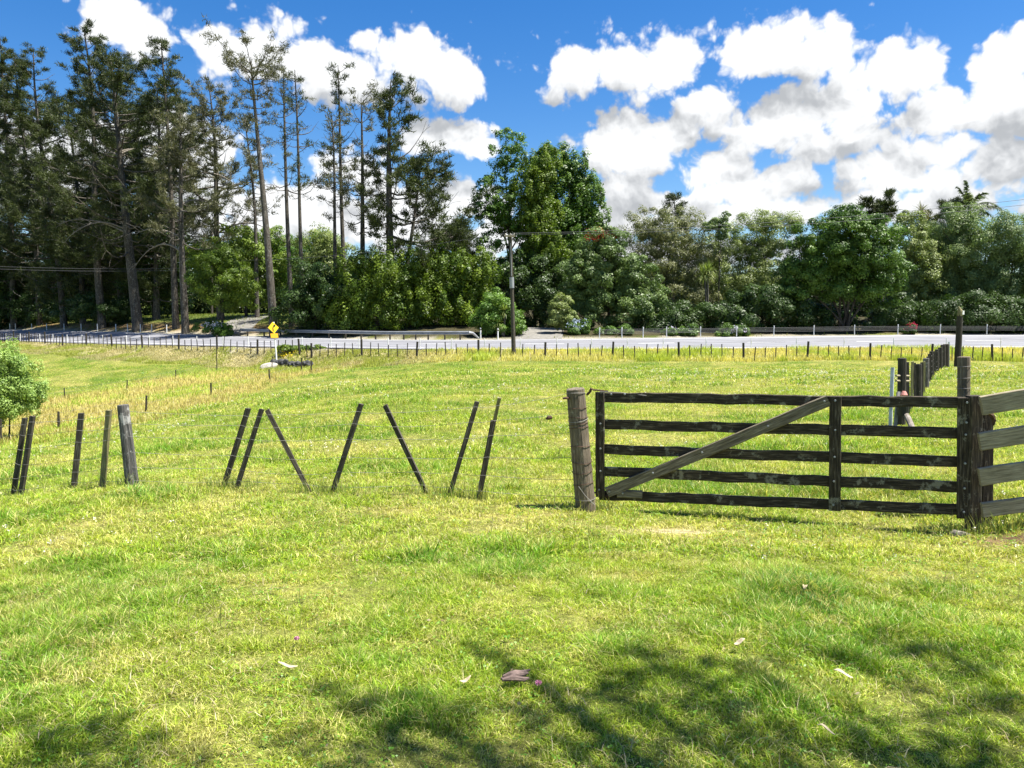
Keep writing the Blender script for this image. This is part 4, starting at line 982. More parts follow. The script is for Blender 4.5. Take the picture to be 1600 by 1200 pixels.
GREENS = dict(pine=((.022, .034, .010), (.085, .105, .028)), pinegrey=((.07, .075, .035), (.17, .165, .085)), poplar=((.05, .115, .016), (.16, .27, .035)), palewillow=((.13, .23, .045), (.40, .52, .13)), lime=((.10, .17, .02), (.22, .29, .04)),
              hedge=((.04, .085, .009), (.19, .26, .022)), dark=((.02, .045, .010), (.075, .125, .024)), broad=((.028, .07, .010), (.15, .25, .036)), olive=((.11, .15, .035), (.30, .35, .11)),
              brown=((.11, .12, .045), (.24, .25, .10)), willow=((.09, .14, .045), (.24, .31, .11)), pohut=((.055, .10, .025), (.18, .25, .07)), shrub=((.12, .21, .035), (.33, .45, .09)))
def pine(label, px, D, ytop, h0=.35, Lm=5.0, dens=1.0, lean=(0, 0), seed=0, pal='pine', r0=.45, prof='wide', sway=.02, dead=.25, side=0.0, fork=False, group='tall old pines behind the road', tuft=1.0, needle=1.0, up=.35, ntw=20, bare=0):
    rg = np.random.default_rng(seed + 100); b = gp(px, D); Ht = z_top(ytop, D) - b.z
    t = thing('pine_tree', label, 'tree', b, group); L_ = Limbs(); n = 26; f = np.linspace(0, 1, n)
    ph = rg.uniform(0, 6, 2); tx = lean[0] * Ht * f ** 1.1 + sway * Ht * (np.sin(f * 4 + ph[0]) - math.sin(ph[0])) * f; ty = lean[1] * Ht * f + sway * Ht * .6 * (np.sin(f * 5 + ph[1]) - math.sin(ph[1])) * f
    T = np.stack([tx, ty, Ht * f - .3], 1); L_.add(T, r0 * (1 - f) ** .75 + .035 + .18 * r0 * np.exp(-f * 40), 9)
    trunks = [(T, h0)]
    if fork:
        for (ax, ay, fh, sc_) in fork:
            k0 = int(fh * (n - 1)); m = n - k0; g = np.linspace(0, 1, m); T2 = T[k0] + np.stack([ax * Ht * g ** .7, ay * Ht * g, (Ht * sc_ - T[k0, 2]) * g ** 1.15], 1)
            L_.add(T2, r0 * .6 * (1 - g) ** .8 + .03, 7); trunks.append((T2, max(.05, h0 * .7)))
    TP = []; TD = []
    for (Tt, hs) in trunks:
        H0 = Tt[0, 2]; HH = Tt[-1, 2] - H0; h = (hs if Tt is T else max(hs, .42)) * HH; step = .62 * (Ht / 26) / max(dens, .35) ** .5; a = rg.uniform(0, 6)
        while h < HH * .985:
            fr = h / HH; c = np.array([np.interp(h + H0, Tt[:, 2], Tt[:, 0]), np.interp(h + H0, Tt[:, 2], Tt[:, 1]), h + H0]); u = (fr - hs) / (1 - hs)
            if prof == 'wide': Lb = Lm * (1 - u) ** .55 * (.55 + .45 * min(1, u * 4))
            elif prof == 'cone': Lb = Lm * (1 - u) ** .85 + .5
            elif prof == 'top': Lb = Lm * (.35 + .65 * math.exp(-((u - .86) / .2) ** 2)) * (1 if u < .90 else .45)
            elif prof == 'narrow': Lb = Lm * (.6 + .4 * math.sin(u * 9 + seed)) * (1 - u * .45)
            for q in range(rg.integers(1, 4)):
                a += 2.39 + rg.normal(0, .4); Lb2 = Lb * rg.uniform(.45, 1.12) * (1 + side * math.cos(a)) * (1.4 if rg.random() < .1 and u < .7 and prof == 'wide' else 1); 
                if Lb2 < .3: continue
                m = 7; s = np.linspace(0, 1, m); el0 = rg.normal(.12 + .35 * u, .18); d = np.array([math.cos(a), math.sin(a), 0])
                bend = up * rg.uniform(.5, 1.3); droop = -.2 * (1 - u)
                B = c + d * (Lb2 * s)[:, None] * math.cos(el0) + np.array([0, 0, 1.]) * (Lb2 * (math.sin(el0) * s + bend * s ** 2.2 * .6 + droop * np.sin(s * 3.1)))[:, None] + np.cumsum(rg.normal(0, .03 * Lb2, (m, 3)), 0) * s[:, None]
                L_.add(B, (.018 + .013 * Lb2) * (1 - s) + .012, 5)
                if rg.random() < dead * (1 - u) + (.0 if u > .6 else dead * .3): 
                    for _ in range(3):
                        k_ = rg.integers(2, m - 1); e = B[k_] + unit(d + rg.normal(0, .6, 3)) * Lb2 * .25; L_.add(np.stack([B[k_], (B[k_] + e) / 2 + rg.normal(0, .05, 3), e]), .014, 4)
                    continue
                nt = max(2, int(Lb2 * 1.9 * dens ** .5 * tuft)); ss = rg.uniform(.32, 1.0, nt); ss[0] = 1
                for s_ in ss:
                    p = np.array([np.interp(s_, s, B[:, k]) for k in range(3)]); dd = unit(d * .8 + rg.normal(0, .55, 3) + np.array([0, 0, .35])); l2 = Lb2 * .26 * rg.uniform(.4, 1.1) + .25
                    e = p + dd * l2; L_.add(np.stack([p, e]), .014, 3)
                    for g in np.linspace(.35, 1, 3): TP.append(p + (e - p) * g); TD.append(dd)
            h += step * rg.uniform(.6, 1.3)
    L_.link('trunk', M['bark'], t)
    for q in range(bare):
        fr = rg.uniform(.35, .72); c0 = np.array([np.interp(fr, f, T[:, k]) for k in range(3)]); aa = rg.choice([3.0, 3.3, .1, 2.8, .4]) + rg.normal(0, .35); d = np.array([math.cos(aa), math.sin(aa), 0]); ln = rg.uniform(5, 8.5); s = np.linspace(0, 1, 12)
        B = c0 + d * (ln * s)[:, None] + np.array([0, 0, 1.]) * (ln * (.62 * s - .75 * s ** 2.2 * rg.uniform(.6, 1.2)))[:, None] + np.cumsum(rg.normal(0, .04, (12, 3)), 0)
        DL = Limbs(); DL.add(B, .11 * (1 - s) + .02, 6)
        for _ in range(9):
            k = rg.integers(3, 12); e = B[k] + (unit(d + rg.normal(0, .5, 3)) * rg.uniform(.7, 2.0)); DL.add(np.stack([B[k], (B[k] + e) / 2 + np.array([0, 0, .12]), e]), np.array([.03, .022, .01]), 4)
        DL.link('dead_branch', M['dead_wood'], t)
    TP = np.array(TP); TD = np.array(TD); k = int(ntw * 1.25); P = np.repeat(TP, k, 0); Dd = np.repeat(TD, k, 0); cl = np.repeat(rg.random(len(TP)), k)
    P = P + rg.normal(0, 1, P.shape) * np.array([.20, .20, .11]) * tuft; Dr = Dd * .6 + rg.normal(0, .75, P.shape) + np.array([0, 0, .5]); nn = len(P)
    lo, hi = GREENS[pal]; c = mixc(C(*lo), C(*hi), np.clip(cl * .7 + rg.random(nn) * .3, 0, 1))
    V, F_, Cc = spikes(P, Dr, rg.uniform(.28, .55, nn) * needle, rg.uniform(.05, .10, nn) * needle, c, rg)
    link('crown', mesh_np('crown', V, [F_], M['needle'], Cc), t); return t

def broad(label, px, D, lobes, pal='broad', leaf=.22, nleaf=26000, seed=0, name='broadleaf_tree', cat='tree', group=None, clump=.9, trunks=1, tr=.22, gap=.0, flat=.75, accent=None, fill=.25, limb_mat='dark_bark', base_px=None, zb=None, hang=0.0, lz=None, cvar=.6):
    """lobes: (px, py, rx_px, ry_px[, depth offset]) in photo pixels at distance D -> world ellipsoids"""
    rg = np.random.default_rng(seed + 500); b = gp(base_px or px, D); m = D / F_PX; t = thing(name, label, cat, b, group)
    bl = np.array(b); Ls = []
    for q in lobes:
        c = np.array(at(q[0], q[1], D)) - bl; dy = q[4] if len(q) > 4 else 0; Ls.append((c[0], dy, c[2], q[2] * m, min(q[2], q[3] * 1.6) * m * .85, q[3] * m))
    Ls = np.array(Ls); area = Ls[:, 3] * Ls[:, 5]; nc = int(max(14, area.sum() * 4.6 / (clump * clump))); nleaf = int(nleaf * 2.3); leaf = leaf * .98
    li = rg.choice(len(Ls), nc, p=area / area.sum()); d = unit(rg.normal(0, 1, (nc, 3))); inner = rg.random(nc) < fill + .08
    rad = np.where(inner, rg.uniform(.3, .8, nc), rg.uniform(.84, 1.06, nc)) * (1 + .16 * np.sin(d[:, 0] * 5 + seed) * np.cos(d[:, 2] * 4 + li))
    CP = Ls[li, :3] + d * Ls[li, 3:6] * rad[:, None]; CP[:, 2] = np.maximum(CP[:, 2], min(.15, clump * .4)); k = CP[:, 2] > -1; CP, d, li = CP[k], d[k], li[k]; nc = len(CP)
    if gap: k = rg.random(nc) > gap; CP, d = CP[k], d[k]; nc = len(CP)
    cr = clump * rg.uniform(.55, 1.2, nc); per = max(6, int(nleaf / nc)); ci = np.repeat(np.arange(nc), per); n = len(ci)
    o = unit(rg.normal(0, 1, (n, 3)) + d[ci] * .7 + np.array([0, 0, .25])); rr = rg.uniform(.4, 1.05, n) ** .7 * (1 + .25 * rg.random(n) ** 4)
    ax = unit(rg.normal(0, 1, (nc, 3)) + np.array([0, 0, 1.2 if flat > 1 else .2])); o = o + ax[ci] * ((o * ax[ci]).sum(1) * rg.uniform(0, .9, nc)[ci])[:, None] - .12
    P = CP[ci] + o * (cr[ci] * rr)[:, None] * np.array([1, 1, flat]); P[:, 2] -= hang * rg.random(n) ** 2
    k = P[:, 2] > .02; P, o, ci = P[k], o[k], ci[k]; n = len(P)
    Nn = o + np.array([0, 0, .55]) + rg.normal(0, .45, (n, 3)); lo, hi = GREENS[pal]; cv = rg.random(nc)
    c = mixc(C(*lo), C(*hi), np.clip(cv[ci] * cvar + rg.random(n) * (1 - cvar), 0, 1))
    sz = leaf * rg.uniform(.55, 1.3, n) * np.where(rg.random(n) < .12, 1.5, 1)
    if lz: P = P
    V, F_, Cc = leaf_quads(P, Nn, sz, c, rg); crown = link('crown', mesh_np('crown', V, [F_], M['leaf'], Cc), t)
    L_ = Limbs()
    for q in range(trunks):
        st = np.array([rg.normal(0, .22) * (trunks > 1), rg.normal(0, .2), -.2]); lc = Ls[q % len(Ls)]
        tops = np.array([lc[0], lc[1], lc[2]]) if trunks > 1 else np.array([Ls[:, 0].mean(), Ls[:, 1].mean(), Ls[:, 2].mean()])
        g = np.linspace(0, 1, 8); T = st + (tops - st) * np.stack([g ** 1.4, g ** 1.4, g], 1) + np.cumsum(rg.normal(0, .05, (8, 3)), 0) * g[:, None]; L_.add(T, tr * (1 - .65 * g), 8)
        for _ in range(5 if trunks > 2 else 10):
            a = T[rg.integers(3, 8)]; e = CP[rg.integers(0, nc)]; mid = (a + e) / 2 + rg.normal(0, .2, 3) + np.array([0, 0, .2]); L_.add(np.stack([a, mid, e]), np.array([tr * .35, tr * .22, .02]), 5)
    for _ in range(min(60, nc // 5)):
        i = rg.integers(0, nc); j = rg.integers(0, nc)
        if np.linalg.norm(CP[i] - CP[j]) < clump * 4: L_.add(np.stack([CP[j], (CP[i] + CP[j]) / 2 + rg.normal(0, .1, 3), CP[i] + d[i] * cr[i] * .7]), np.array([.05, .035, .012]), 4)
    L_.link('trunk', M[limb_mat], t)
    if accent:
        (ax, ay, arx, ary, ac, an) = accent; c0 = np.array(at(ax, ay, D)) - bl; q = unit(rg.normal(0, 1, (an, 3))); q[:, 1] = -np.abs(q[:, 1])
        P = c0 + q * np.array([arx * m, arx * m * .7, ary * m]) * rg.uniform(.9, 1.15, (an, 1)); P = np.repeat(P, 9, 0) + rg.normal(0, .12, (an * 9, 3)); V, F_, Cc = leaf_quads(P, rg.normal(0, 1, P.shape) + np.array([0, -.6, .4]), np.full(len(P), .16), np.tile(np.array(ac), (len(P), 1)) * rg.uniform(.7, 1.3, (len(P), 1)), rg)
        Cc = np.clip(Cc, 0, 1); link('flowers', mesh_np('flowers', V, [F_], M['petal'], Cc), t)
    return t

def strap_plant(name, label, cat, px, D, heads, ln=1.2, nl=110, pal=((.10, .15, .03), (.30, .34, .10)), w=.07, seed=0, group=None, r=.12):
    rg = np.random.default_rng(seed + 900); b = gp(px, D); t = thing(name, label, cat, b, group); L_ = Limbs(); V = []; F_ = []; Cc = []; o = 0
    for (hx, hy) in heads:
        hp = np.array(at(hx, hy, D)) - np.array(b); g = np.linspace(0, 1, 7)[:, None]; L_.add(np.array([0, 0, -.1]) + (hp - np.array([0, 0, -.1])) * g, r * (1 - .3 * g[:, 0]), 7)
        d = unit(rg.normal(0, 1, (nl, 3)) + np.array([0, 0, .45])); le = ln * rg.uniform(.6, 1.1, nl); u = unit(np.cross(d, np.array([0, 0, 1.])))
        drop = np.array([0, 0, -1.]) * .35 * le[:, None] * (1 - np.abs(d[:, 2:3]))
        a = np.stack([hp - u * w * .4, hp + u * w * .4, hp + d * le[:, None] * .55 + u * w * .5, hp + d * le[:, None] * .55 - u * w * .5, hp + d * le[:, None] + drop], 1)
        V.append(a.reshape(-1, 3)); base = np.arange(nl)[:, None] * 5 + o; F_.append((base + np.array([[0, 1, 2, 3]]), base + np.array([[3, 2, 4]]))); o += nl * 5
        Cc.append(np.repeat(mixc(C(*pal[0]), C(*pal[1]), rg.random(nl)), 5, 0))
    L_.link('trunk', M['bark'], t); link('leaves', mesh_np('leaves', np.concatenate(V), [np.concatenate([f[0] for f in F_]), np.concatenate([f[1] for f in F_])], M['leaf'], np.concatenate(Cc)), t); return t
def palm(label, px, D, hx, hy, fronds, seed=0):
    rg = np.random.default_rng(seed); b = gp(px, D); t = thing('palm_tree', label, 'tree', b); hp = np.array(at(hx, hy, D)) - np.array(b); L_ = Limbs(); g = np.linspace(0, 1, 9)[:, None]
    L_.add(np.array([0, 0, -.2]) + (hp - np.array([0, 0, -.2])) * g, .2, 9); L_.link('trunk', M['bark'], t); Rb = Limbs(); V = []; Fq = []; Cc = []; o = 0
    for (az, el, ln, dr) in fronds:
        s = np.linspace(0, 1, 14); d = np.array([math.cos(az), math.sin(az), 0]); P = hp + d * (ln * math.cos(el) * s)[:, None] + np.array([0, 0, 1.]) * (ln * (math.sin(el) * s - dr * s ** 2.3))[:, None]; Rb.add(P, .035 * (1 - s) + .01, 4)
        T = np.gradient(P, axis=0); T = unit(T); S = unit(np.cross(T, np.array([0, 0, 1.])))
        for q in range(150):
            u = rg.uniform(.12, 1); p = np.array([np.interp(u, s, P[:, k]) for k in range(3)]); k = int(u * 12); sd = S[k] * rg.choice([-1, 1]); dd = unit(sd * .8 + T[k] * .5 + np.array([0, 0, rg.uniform(-.5, .25)])); l_ = ln * .17 * (1.15 - abs(u - .45)) * rg.uniform(.8, 1.1)
            w = T[k] * .06; tip = p + dd * l_ + np.array([0, 0, -.25 * l_]); V += [p - w, p + w, tip]; Fq.append((o, o + 1, o + 2)); o += 3; cc = mixc(C(.05, .085, .03), C(.16, .19, .08), np.array([rg.random()])); Cc += [cc[0]] * 3
    Rb.link('frond_ribs', M['bark'], t); link('fronds', mesh_np('fronds', np.array(V), [np.array(Fq)], M['leaf'], np.array(Cc)), t)

# ---- pines, left to right
def past(px, k):
    """distance of the point k metres beyond the road in column px"""
    return road_pt(ri_px(px, RW), RW).y + k * 1.12
PG = 'tall old pines behind the road'
pine('dark dense pine at the far left edge with a deep crown to its base', -10, past(-10, 5), 62, .10, 9.5, 1.8, (.02, 0), 1, r0=.5, prof='wide', dead=.1, ntw=22)
pine('dark pine second from the left edge with a broad flat top', 22, past(22, 8), 52, .14, 10, 1.8, (.03, 0), 2, r0=.5, dead=.15, ntw=22)
pine('straight-trunked pine standing between the left edge pair and the tallest pine', 100, past(100, 9), 72, .14, 9.5, 1.5, (-.03, 0), 3, r0=.45, dead=.2)
pine('tallest pine on the left, leaning left with a ragged swept top', 160, past(160, 7), 36, .2, 10, 1.6, (-.055, 0), 4, r0=.5, side=.25, dead=.25, up=.45)
pine('pine with a thick pale leaning trunk lit by the sun', 216, past(216, 4), 78, .30, 10, 1.4, (-.08, 0), 5, r0=.6, side=.2, sway=.012, dead=.4, up=.4, pal='pine', bare=7)
pine('slim dark pine with an upright pointed crown above its neighbours', 275, past(275, 6), 54, .36, 5, 1.2, (-.015, 0), 6, r0=.36, prof='cone', sway=.008, up=.7, dead=.2)
pine('pale-barked pine beside the lime green tree with broken lower limbs', 290, past(290, 3), 170, .40, 6, .9, (-.01, 0), 7, r0=.4, side=.3, dead=.4, pal='pinegrey', sway=.01, bare=4)
pine('greyish pine with long sweeping bare limbs filling the gap below the cloud', 345, 96, 130, .34, 9, 1.0, (-.05, 0), 8, r0=.42, side=-.2, dead=.45, pal='pinegrey', up=.6, bare=6)
pine('dark pine behind the thick pale trunk', 190, past(190, 16), 110, .1, 9, 1.7, (0, 0), 9, r0=.4, dead=.1)
pine('dark pine half hidden behind the slim pointed one', 245, past(245, 16), 128, .1, 8, 1.7, (.02, 0), 10, r0=.4, dead=.15)
pine('dark pine filling the gap behind the second left pine', 62, past(62, 13), 84, .1, 9.5, 1.8, (0, 0), 11, r0=.4, dead=.1)
pine('low dark pine crowding the far left trunks', 130, past(130, 13), 150, .12, 9, 1.5, (0, 0), 12, r0=.4, dead=.1)
SG = 'thin half-bare pines in the middle'
pine('bare grey pine with a rounded umbrella of twiggy branches on top', 428, 80, 84, .62, 4.2, 1.6, (-.045, 0), 57, r0=.42, prof='top', sway=.008, dead=.45, pal='pinegrey', group=SG, ntw=12, needle=.9, up=.55)
pine('thin grey pine just right of the umbrella-topped pine', 456, 84, 110, .55, 3.6, 1.0, (-.02, 0), 21, r0=.26, prof='narrow', sway=.006, dead=.55, pal='pinegrey', group=SG, ntw=9, needle=.85)
pine('very thin pine with a bare spiky tip', 474, 82, 105, .52, 3.2, .9, (-.022, 0), 22, r0=.22, prof='narrow', sway=.008, dead=.45, pal='pine', group=SG, ntw=9, needle=.9)
pine('slender pine with a tufted top leaning right above a bright cloud', 541, 88, 98, .45, 3.8, 1.0, (-.032, 0), 23, r0=.26, prof='narrow', sway=.01, dead=.35, pal='pine', group=SG, ntw=12)
pine('thinner of two crossing pines below the tufted-top pine', 527, 84, 172, .5, 3.2, .8, (-.03, 0), 24, r0=.22, prof='narrow', sway=.012, dead=.4, pal='pinegrey', group=SG, ntw=10)
pine('straight grey pine with twiggy side limbs next to the dark forked pine', 568, 82, 148, .42, 4.2, .9, (-.004, 0), 25, r0=.30, prof='narrow', sway=.006, dead=.5, pal='pinegrey', group=SG, ntw=10, up=.6)
pine('half-bare pine behind the umbrella-topped one', 402, 94, 178, .5, 3.6, .8, (-.02, 0), 26, r0=.25, prof='narrow', dead=.5, pal='pinegrey', group=SG, ntw=10)
pine('dark forked pine with heavy foliage spreading to the right', 611, 80, 122, .38, 5.4, .8, (.012, 0), 30, r0=.48, prof='cone', sway=.01, side=.6, dead=.05, fork=[(.13, .02, .05, .68), (.27, -.03, .14, .40)], group=SG, ntw=19, up=.75, needle=1.2, tuft=1.0)
pine('small dark conifer showing above the clipped hedge', 705, 92, 350, .1, 5, 1.9, (0, 0), 31, r0=.3, prof='wide', group='distant dark conifers', up=.15, ntw=22, dead=0)
pine('distant dark pine clump rising behind the round-headed tree', 1376, 112, 310, .82, 3.8, 1.9, (0, 0), 32, r0=.3, prof='top', group='distant dark conifers', ntw=26, dead=0, up=.5, needle=1.3, tuft=1.2)
pine('low dark pine top left of the palm', 1475, 118, 315, .5, 5, 1.9, (0, 0), 33, r0=.3, prof='wide', group='distant dark conifers', ntw=24, dead=0)
pine('tiny pine tip poking above the brown bushy tree', 1050, 96, 302, .6, 1.6, 1.5, (0, 0), 34, r0=.16, prof='cone', group='distant dark conifers', ntw=12, dead=.1)

# ---- broadleaf masses, left to right
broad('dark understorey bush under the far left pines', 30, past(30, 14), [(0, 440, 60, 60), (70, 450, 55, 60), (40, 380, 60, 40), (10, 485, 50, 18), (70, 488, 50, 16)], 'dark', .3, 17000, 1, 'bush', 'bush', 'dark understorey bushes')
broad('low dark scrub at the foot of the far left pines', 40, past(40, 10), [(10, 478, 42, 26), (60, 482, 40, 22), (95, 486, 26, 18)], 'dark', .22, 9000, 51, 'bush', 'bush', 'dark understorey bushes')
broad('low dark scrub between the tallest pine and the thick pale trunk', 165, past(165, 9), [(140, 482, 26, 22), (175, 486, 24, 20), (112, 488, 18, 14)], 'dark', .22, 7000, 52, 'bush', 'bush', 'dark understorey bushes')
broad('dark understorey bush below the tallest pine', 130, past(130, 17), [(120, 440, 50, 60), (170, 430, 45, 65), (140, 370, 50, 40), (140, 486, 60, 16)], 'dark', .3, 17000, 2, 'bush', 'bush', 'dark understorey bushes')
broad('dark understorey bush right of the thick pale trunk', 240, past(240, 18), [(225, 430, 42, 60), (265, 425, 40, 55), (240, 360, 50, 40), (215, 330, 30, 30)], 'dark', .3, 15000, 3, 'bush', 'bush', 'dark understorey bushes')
broad('round light green garden tree beside the driveway', 348, 82, [(345, 435, 48, 40), (325, 415, 30, 28), (370, 450, 32, 35), (345, 405, 32, 22)], 'hedge', .15, 20000, 4, tr=.16, clump=.7)
broad('sunlit lime green tree behind the round garden tree', 385, 97, [(345, 390, 45, 22), (385, 395, 50, 32), (420, 400, 45, 35), (395, 370, 45, 22), (400, 440, 40, 35)], 'lime', .22, 22000, 5, clump=.8)
broad('bright green tree behind the thin pine trunks', 470, 100, [(450, 400, 40, 30), (490, 395, 30, 28), (470, 440, 40, 40), (512, 380, 20, 26)], 'poplar', .22, 16000, 6)
broad('brown-green bush at the foot of the thin pines', 500, 92, [(500, 385, 30, 30), (520, 410, 35, 30), (490, 430, 30, 40)], 'olive', .2, 12000, 7, 'bush', 'bush')
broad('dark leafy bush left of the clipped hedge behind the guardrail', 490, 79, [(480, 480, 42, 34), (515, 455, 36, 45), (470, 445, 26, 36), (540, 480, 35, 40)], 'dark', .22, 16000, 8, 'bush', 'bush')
broad('tall bamboo-like hedge behind the guardrail, its left part deep green', 590, 78, [(560, 440, 34, 40), (600, 425, 36, 38), (545, 485, 35, 38), (600, 480, 45, 40), (640, 470, 40, 45)], 'hedge', .2, 26000, 9, 'hedge', 'hedge', 'hedges behind the guardrail', clump=.6, cvar=.75, flat=1.35)
broad('tall yellow-green hedge behind the guardrail, right part', 690, 79, [(660, 420, 36, 32), (700, 418, 38, 32), (740, 425, 36, 34), (680, 470, 45, 50), (735, 475, 40, 45), (640, 430, 30, 30)], 'hedge', .2, 30000, 10, 'hedge', 'hedge', 'hedges behind the guardrail', clump=.6, cvar=.75, flat=1.35)
for k, (px, py) in enumerate(((612, 392), (655, 395), (705, 392), (748, 398))): pass
broad('leafy light green shrub left of the pole', 775, 73, [(772, 478, 24, 24), (790, 500, 26, 24), (762, 505, 20, 22), (805, 510, 18, 16)], 'poplar', .17, 12000, 11, 'shrub', 'shrub', clump=.55, tr=.08)
strap_plant('cabbage_tree', 'spiky strap-leaved plant in front of the light green shrub', 'tree', 787, 72, [(789, 486), (780, 505)], 1.1, 90, seed=1)
broad('tall open-crowned tree left of the dark green poplars', 800, 88, [(785, 240, 22, 26), (812, 260, 30, 30), (775, 300, 30, 25), (800, 320, 38, 30), (770, 335, 28, 22), (815, 350, 40, 32), (800, 215, 14, 14), (790, 380, 40, 30)], 'poplar', .22, 15000, 12, gap=.25, clump=.62, tr=.28, fill=.05, cvar=.8)
broad('yellowish poplar in front of the taller dark green poplars', 835, 86, [(835, 290, 26, 45), (850, 260, 22, 28), (840, 340, 32, 40), (850, 390, 36, 35)], 'hedge', .2, 16000, 13, group='poplars right of centre', clump=.5, flat=1.3)
broad('dark green pointed poplar, left of the pair above the roadside', 848, 92, [(850, 245, 14, 22), (852, 285, 26, 35), (860, 340, 34, 45), (865, 400, 45, 45)], 'broad', .24, 20000, 14, group='poplars right of centre', clump=.55, flat=1.3)
broad('dark green broad poplar, rightmost and widest of the group', 895, 90, [(878, 255, 17, 26), (900, 268, 18, 30), (915, 300, 25, 40), (890, 310, 32, 40), (925, 345, 26, 32), (895, 370, 50, 45), (870, 420, 50, 50)], 'broad', .24, 30000, 15, group='poplars right of centre', clump=.55, flat=1.3)
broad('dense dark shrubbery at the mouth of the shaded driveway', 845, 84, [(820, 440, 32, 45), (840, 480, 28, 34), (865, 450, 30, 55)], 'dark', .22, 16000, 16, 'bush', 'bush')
broad('small pale-leaved shrub at the right of the shaded driveway', 880, 74, [(877, 475, 13, 14), (870, 495, 14, 18), (884, 498, 14, 16)], 'olive', .16, 6000, 17, 'shrub', 'shrub', clump=.45, tr=.06)
broad('wide grey-green tree with red blossom on its top', 950, 79, [(935, 395, 40, 32), (915, 430, 38, 38), (960, 425, 45, 42), (1000, 450, 36, 34), (925, 475, 40, 35), (980, 480, 48, 34), (1015, 480, 24, 26), (945, 375, 30, 18)], 'pohut', .2, 42000, 18, 'flowering_tree', accent=(938, 368, 26, 10, (.45, .03, .03), 60), clump=.7, cvar=.7)
broad('brown-tinged feathery tree right of the red-blossomed one', 1035, 88, [(1020, 370, 42, 38), (1055, 365, 42, 40), (1030, 420, 50, 45), (1080, 390, 32, 48), (1070, 450, 45, 45), (1005, 350, 25, 20)], 'brown', .14, 40000, 19, clump=.85, cvar=.35, gap=.06)
broad('tall olive-grey scrubby tree left of the round-headed tree', 1160, 90, [(1135, 385, 36, 38), (1175, 375, 36, 38), (1215, 375, 32, 36), (1150, 430, 45, 45), (1200, 430, 42, 48), (1105, 420, 30, 40), (1230, 350, 18, 18), (1190, 350, 28, 18)], 'olive', .15, 42000, 20, clump=.8, cvar=.4, gap=.06)
broad('thin sapling top poking above the scrub', 1122, 86, [(1122, 345, 10, 10), (1112, 352, 9, 7), (1128, 360, 14, 14), (1134, 342, 6, 8)], 'willow', .2, 2200, 21, gap=.2, clump=.4, tr=.08)
strap_plant('cabbage_tree', 'cabbage tree with a spiky light green head against the scrub', 'tree', 1106, 78, [(1106, 424), (1101, 430)], 1.5, 120, seed=2)
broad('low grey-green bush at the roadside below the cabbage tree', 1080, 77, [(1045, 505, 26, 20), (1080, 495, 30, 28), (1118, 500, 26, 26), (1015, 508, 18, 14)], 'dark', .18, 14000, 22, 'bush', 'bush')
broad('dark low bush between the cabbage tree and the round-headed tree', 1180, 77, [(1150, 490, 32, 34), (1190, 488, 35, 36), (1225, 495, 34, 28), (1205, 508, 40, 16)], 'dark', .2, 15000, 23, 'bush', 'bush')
broad('round-headed dark green tree with many thin trunks', 1322, 77, [(1290, 362, 38, 28), (1330, 352, 40, 26), (1370, 368, 36, 26), (1262, 400, 30, 30), (1310, 400, 45, 30), (1360, 405, 45, 30), (1390, 425, 28, 34), (1245, 440, 26, 30), (1375, 455, 30, 26), (1280, 430, 35, 22), (1325, 375, 60, 40), (1345, 440, 40, 26), (1310, 445, 50, 20)], 'broad', .19, 56000, 24, trunks=8, tr=.13, clump=.72, fill=.15, cvar=.7)
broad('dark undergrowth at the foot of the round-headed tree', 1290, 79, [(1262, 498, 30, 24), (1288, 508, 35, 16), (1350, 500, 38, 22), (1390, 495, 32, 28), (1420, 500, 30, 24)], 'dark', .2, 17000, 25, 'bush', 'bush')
broad('mid green tree right of the round-headed tree', 1425, 84, [(1410, 350, 24, 22), (1425, 385, 32, 34), (1440, 420, 35, 36), (1420, 455, 32, 36), (1455, 470, 30, 36)], 'olive', .18, 24000, 26, clump=.7, cvar=.7)
broad('grey-green weeping willow-like tree under the palm', 1490, 84, [(1475, 370, 36, 30), (1500, 350, 34, 30), (1510, 400, 42, 40), (1480, 430, 40, 40), (1505, 460, 36, 34)], 'willow', .16, 36000, 27, clump=.8, hang=.7, cvar=.5)
broad('soft grey-green tree at the right edge', 1575, 82, [(1560, 365, 38, 36), (1600, 370, 40, 40), (1580, 420, 45, 45), (1620, 430, 45, 50), (1550, 440, 30, 30)], 'willow', .16, 36000, 28, clump=.8, hang=.6, cvar=.5)
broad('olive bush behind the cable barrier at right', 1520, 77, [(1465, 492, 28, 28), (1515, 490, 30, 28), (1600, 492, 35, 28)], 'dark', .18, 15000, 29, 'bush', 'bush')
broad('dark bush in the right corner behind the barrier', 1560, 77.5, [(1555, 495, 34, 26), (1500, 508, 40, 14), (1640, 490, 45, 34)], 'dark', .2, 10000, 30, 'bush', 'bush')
palm('feathery palm rising above the trees at right', 1508, 92, 1515, 325, [(0.1, .55, 4.8, .55), (.5, .8, 4.5, .4), (-.3, .3, 4.2, .5), (2.9, 1.2, 4, .3), (2.6, .9, 3.6, .6), (3.4, 1.35, 3.6, .1), (1.2, 1.1, 4.2, .4), (-1.2, 1.0, 4, .5), (-2.2, .9, 3.8, .5), (.0, .1, 3.6, .7), (3.1, .5, 3, .7)], 3)
strap_plant('cabbage_tree', 'ragged grey-headed cabbage tree just left of the palm', 'tree', 1440, 90, [(1440, 330), (1450, 345), (1425, 345)], 1.5, 110, pal=((.09, .09, .05), (.22, .21, .12)), seed=4)
broad('red-flowering low shrub behind the barrier', 1422, 75, [(1422, 515, 9, 8)], 'dark', .14, 1500, 31, 'shrub', 'shrub', accent=(1422, 513, 8, 7, (.5, .02, .08), 22), clump=.35, tr=.04)
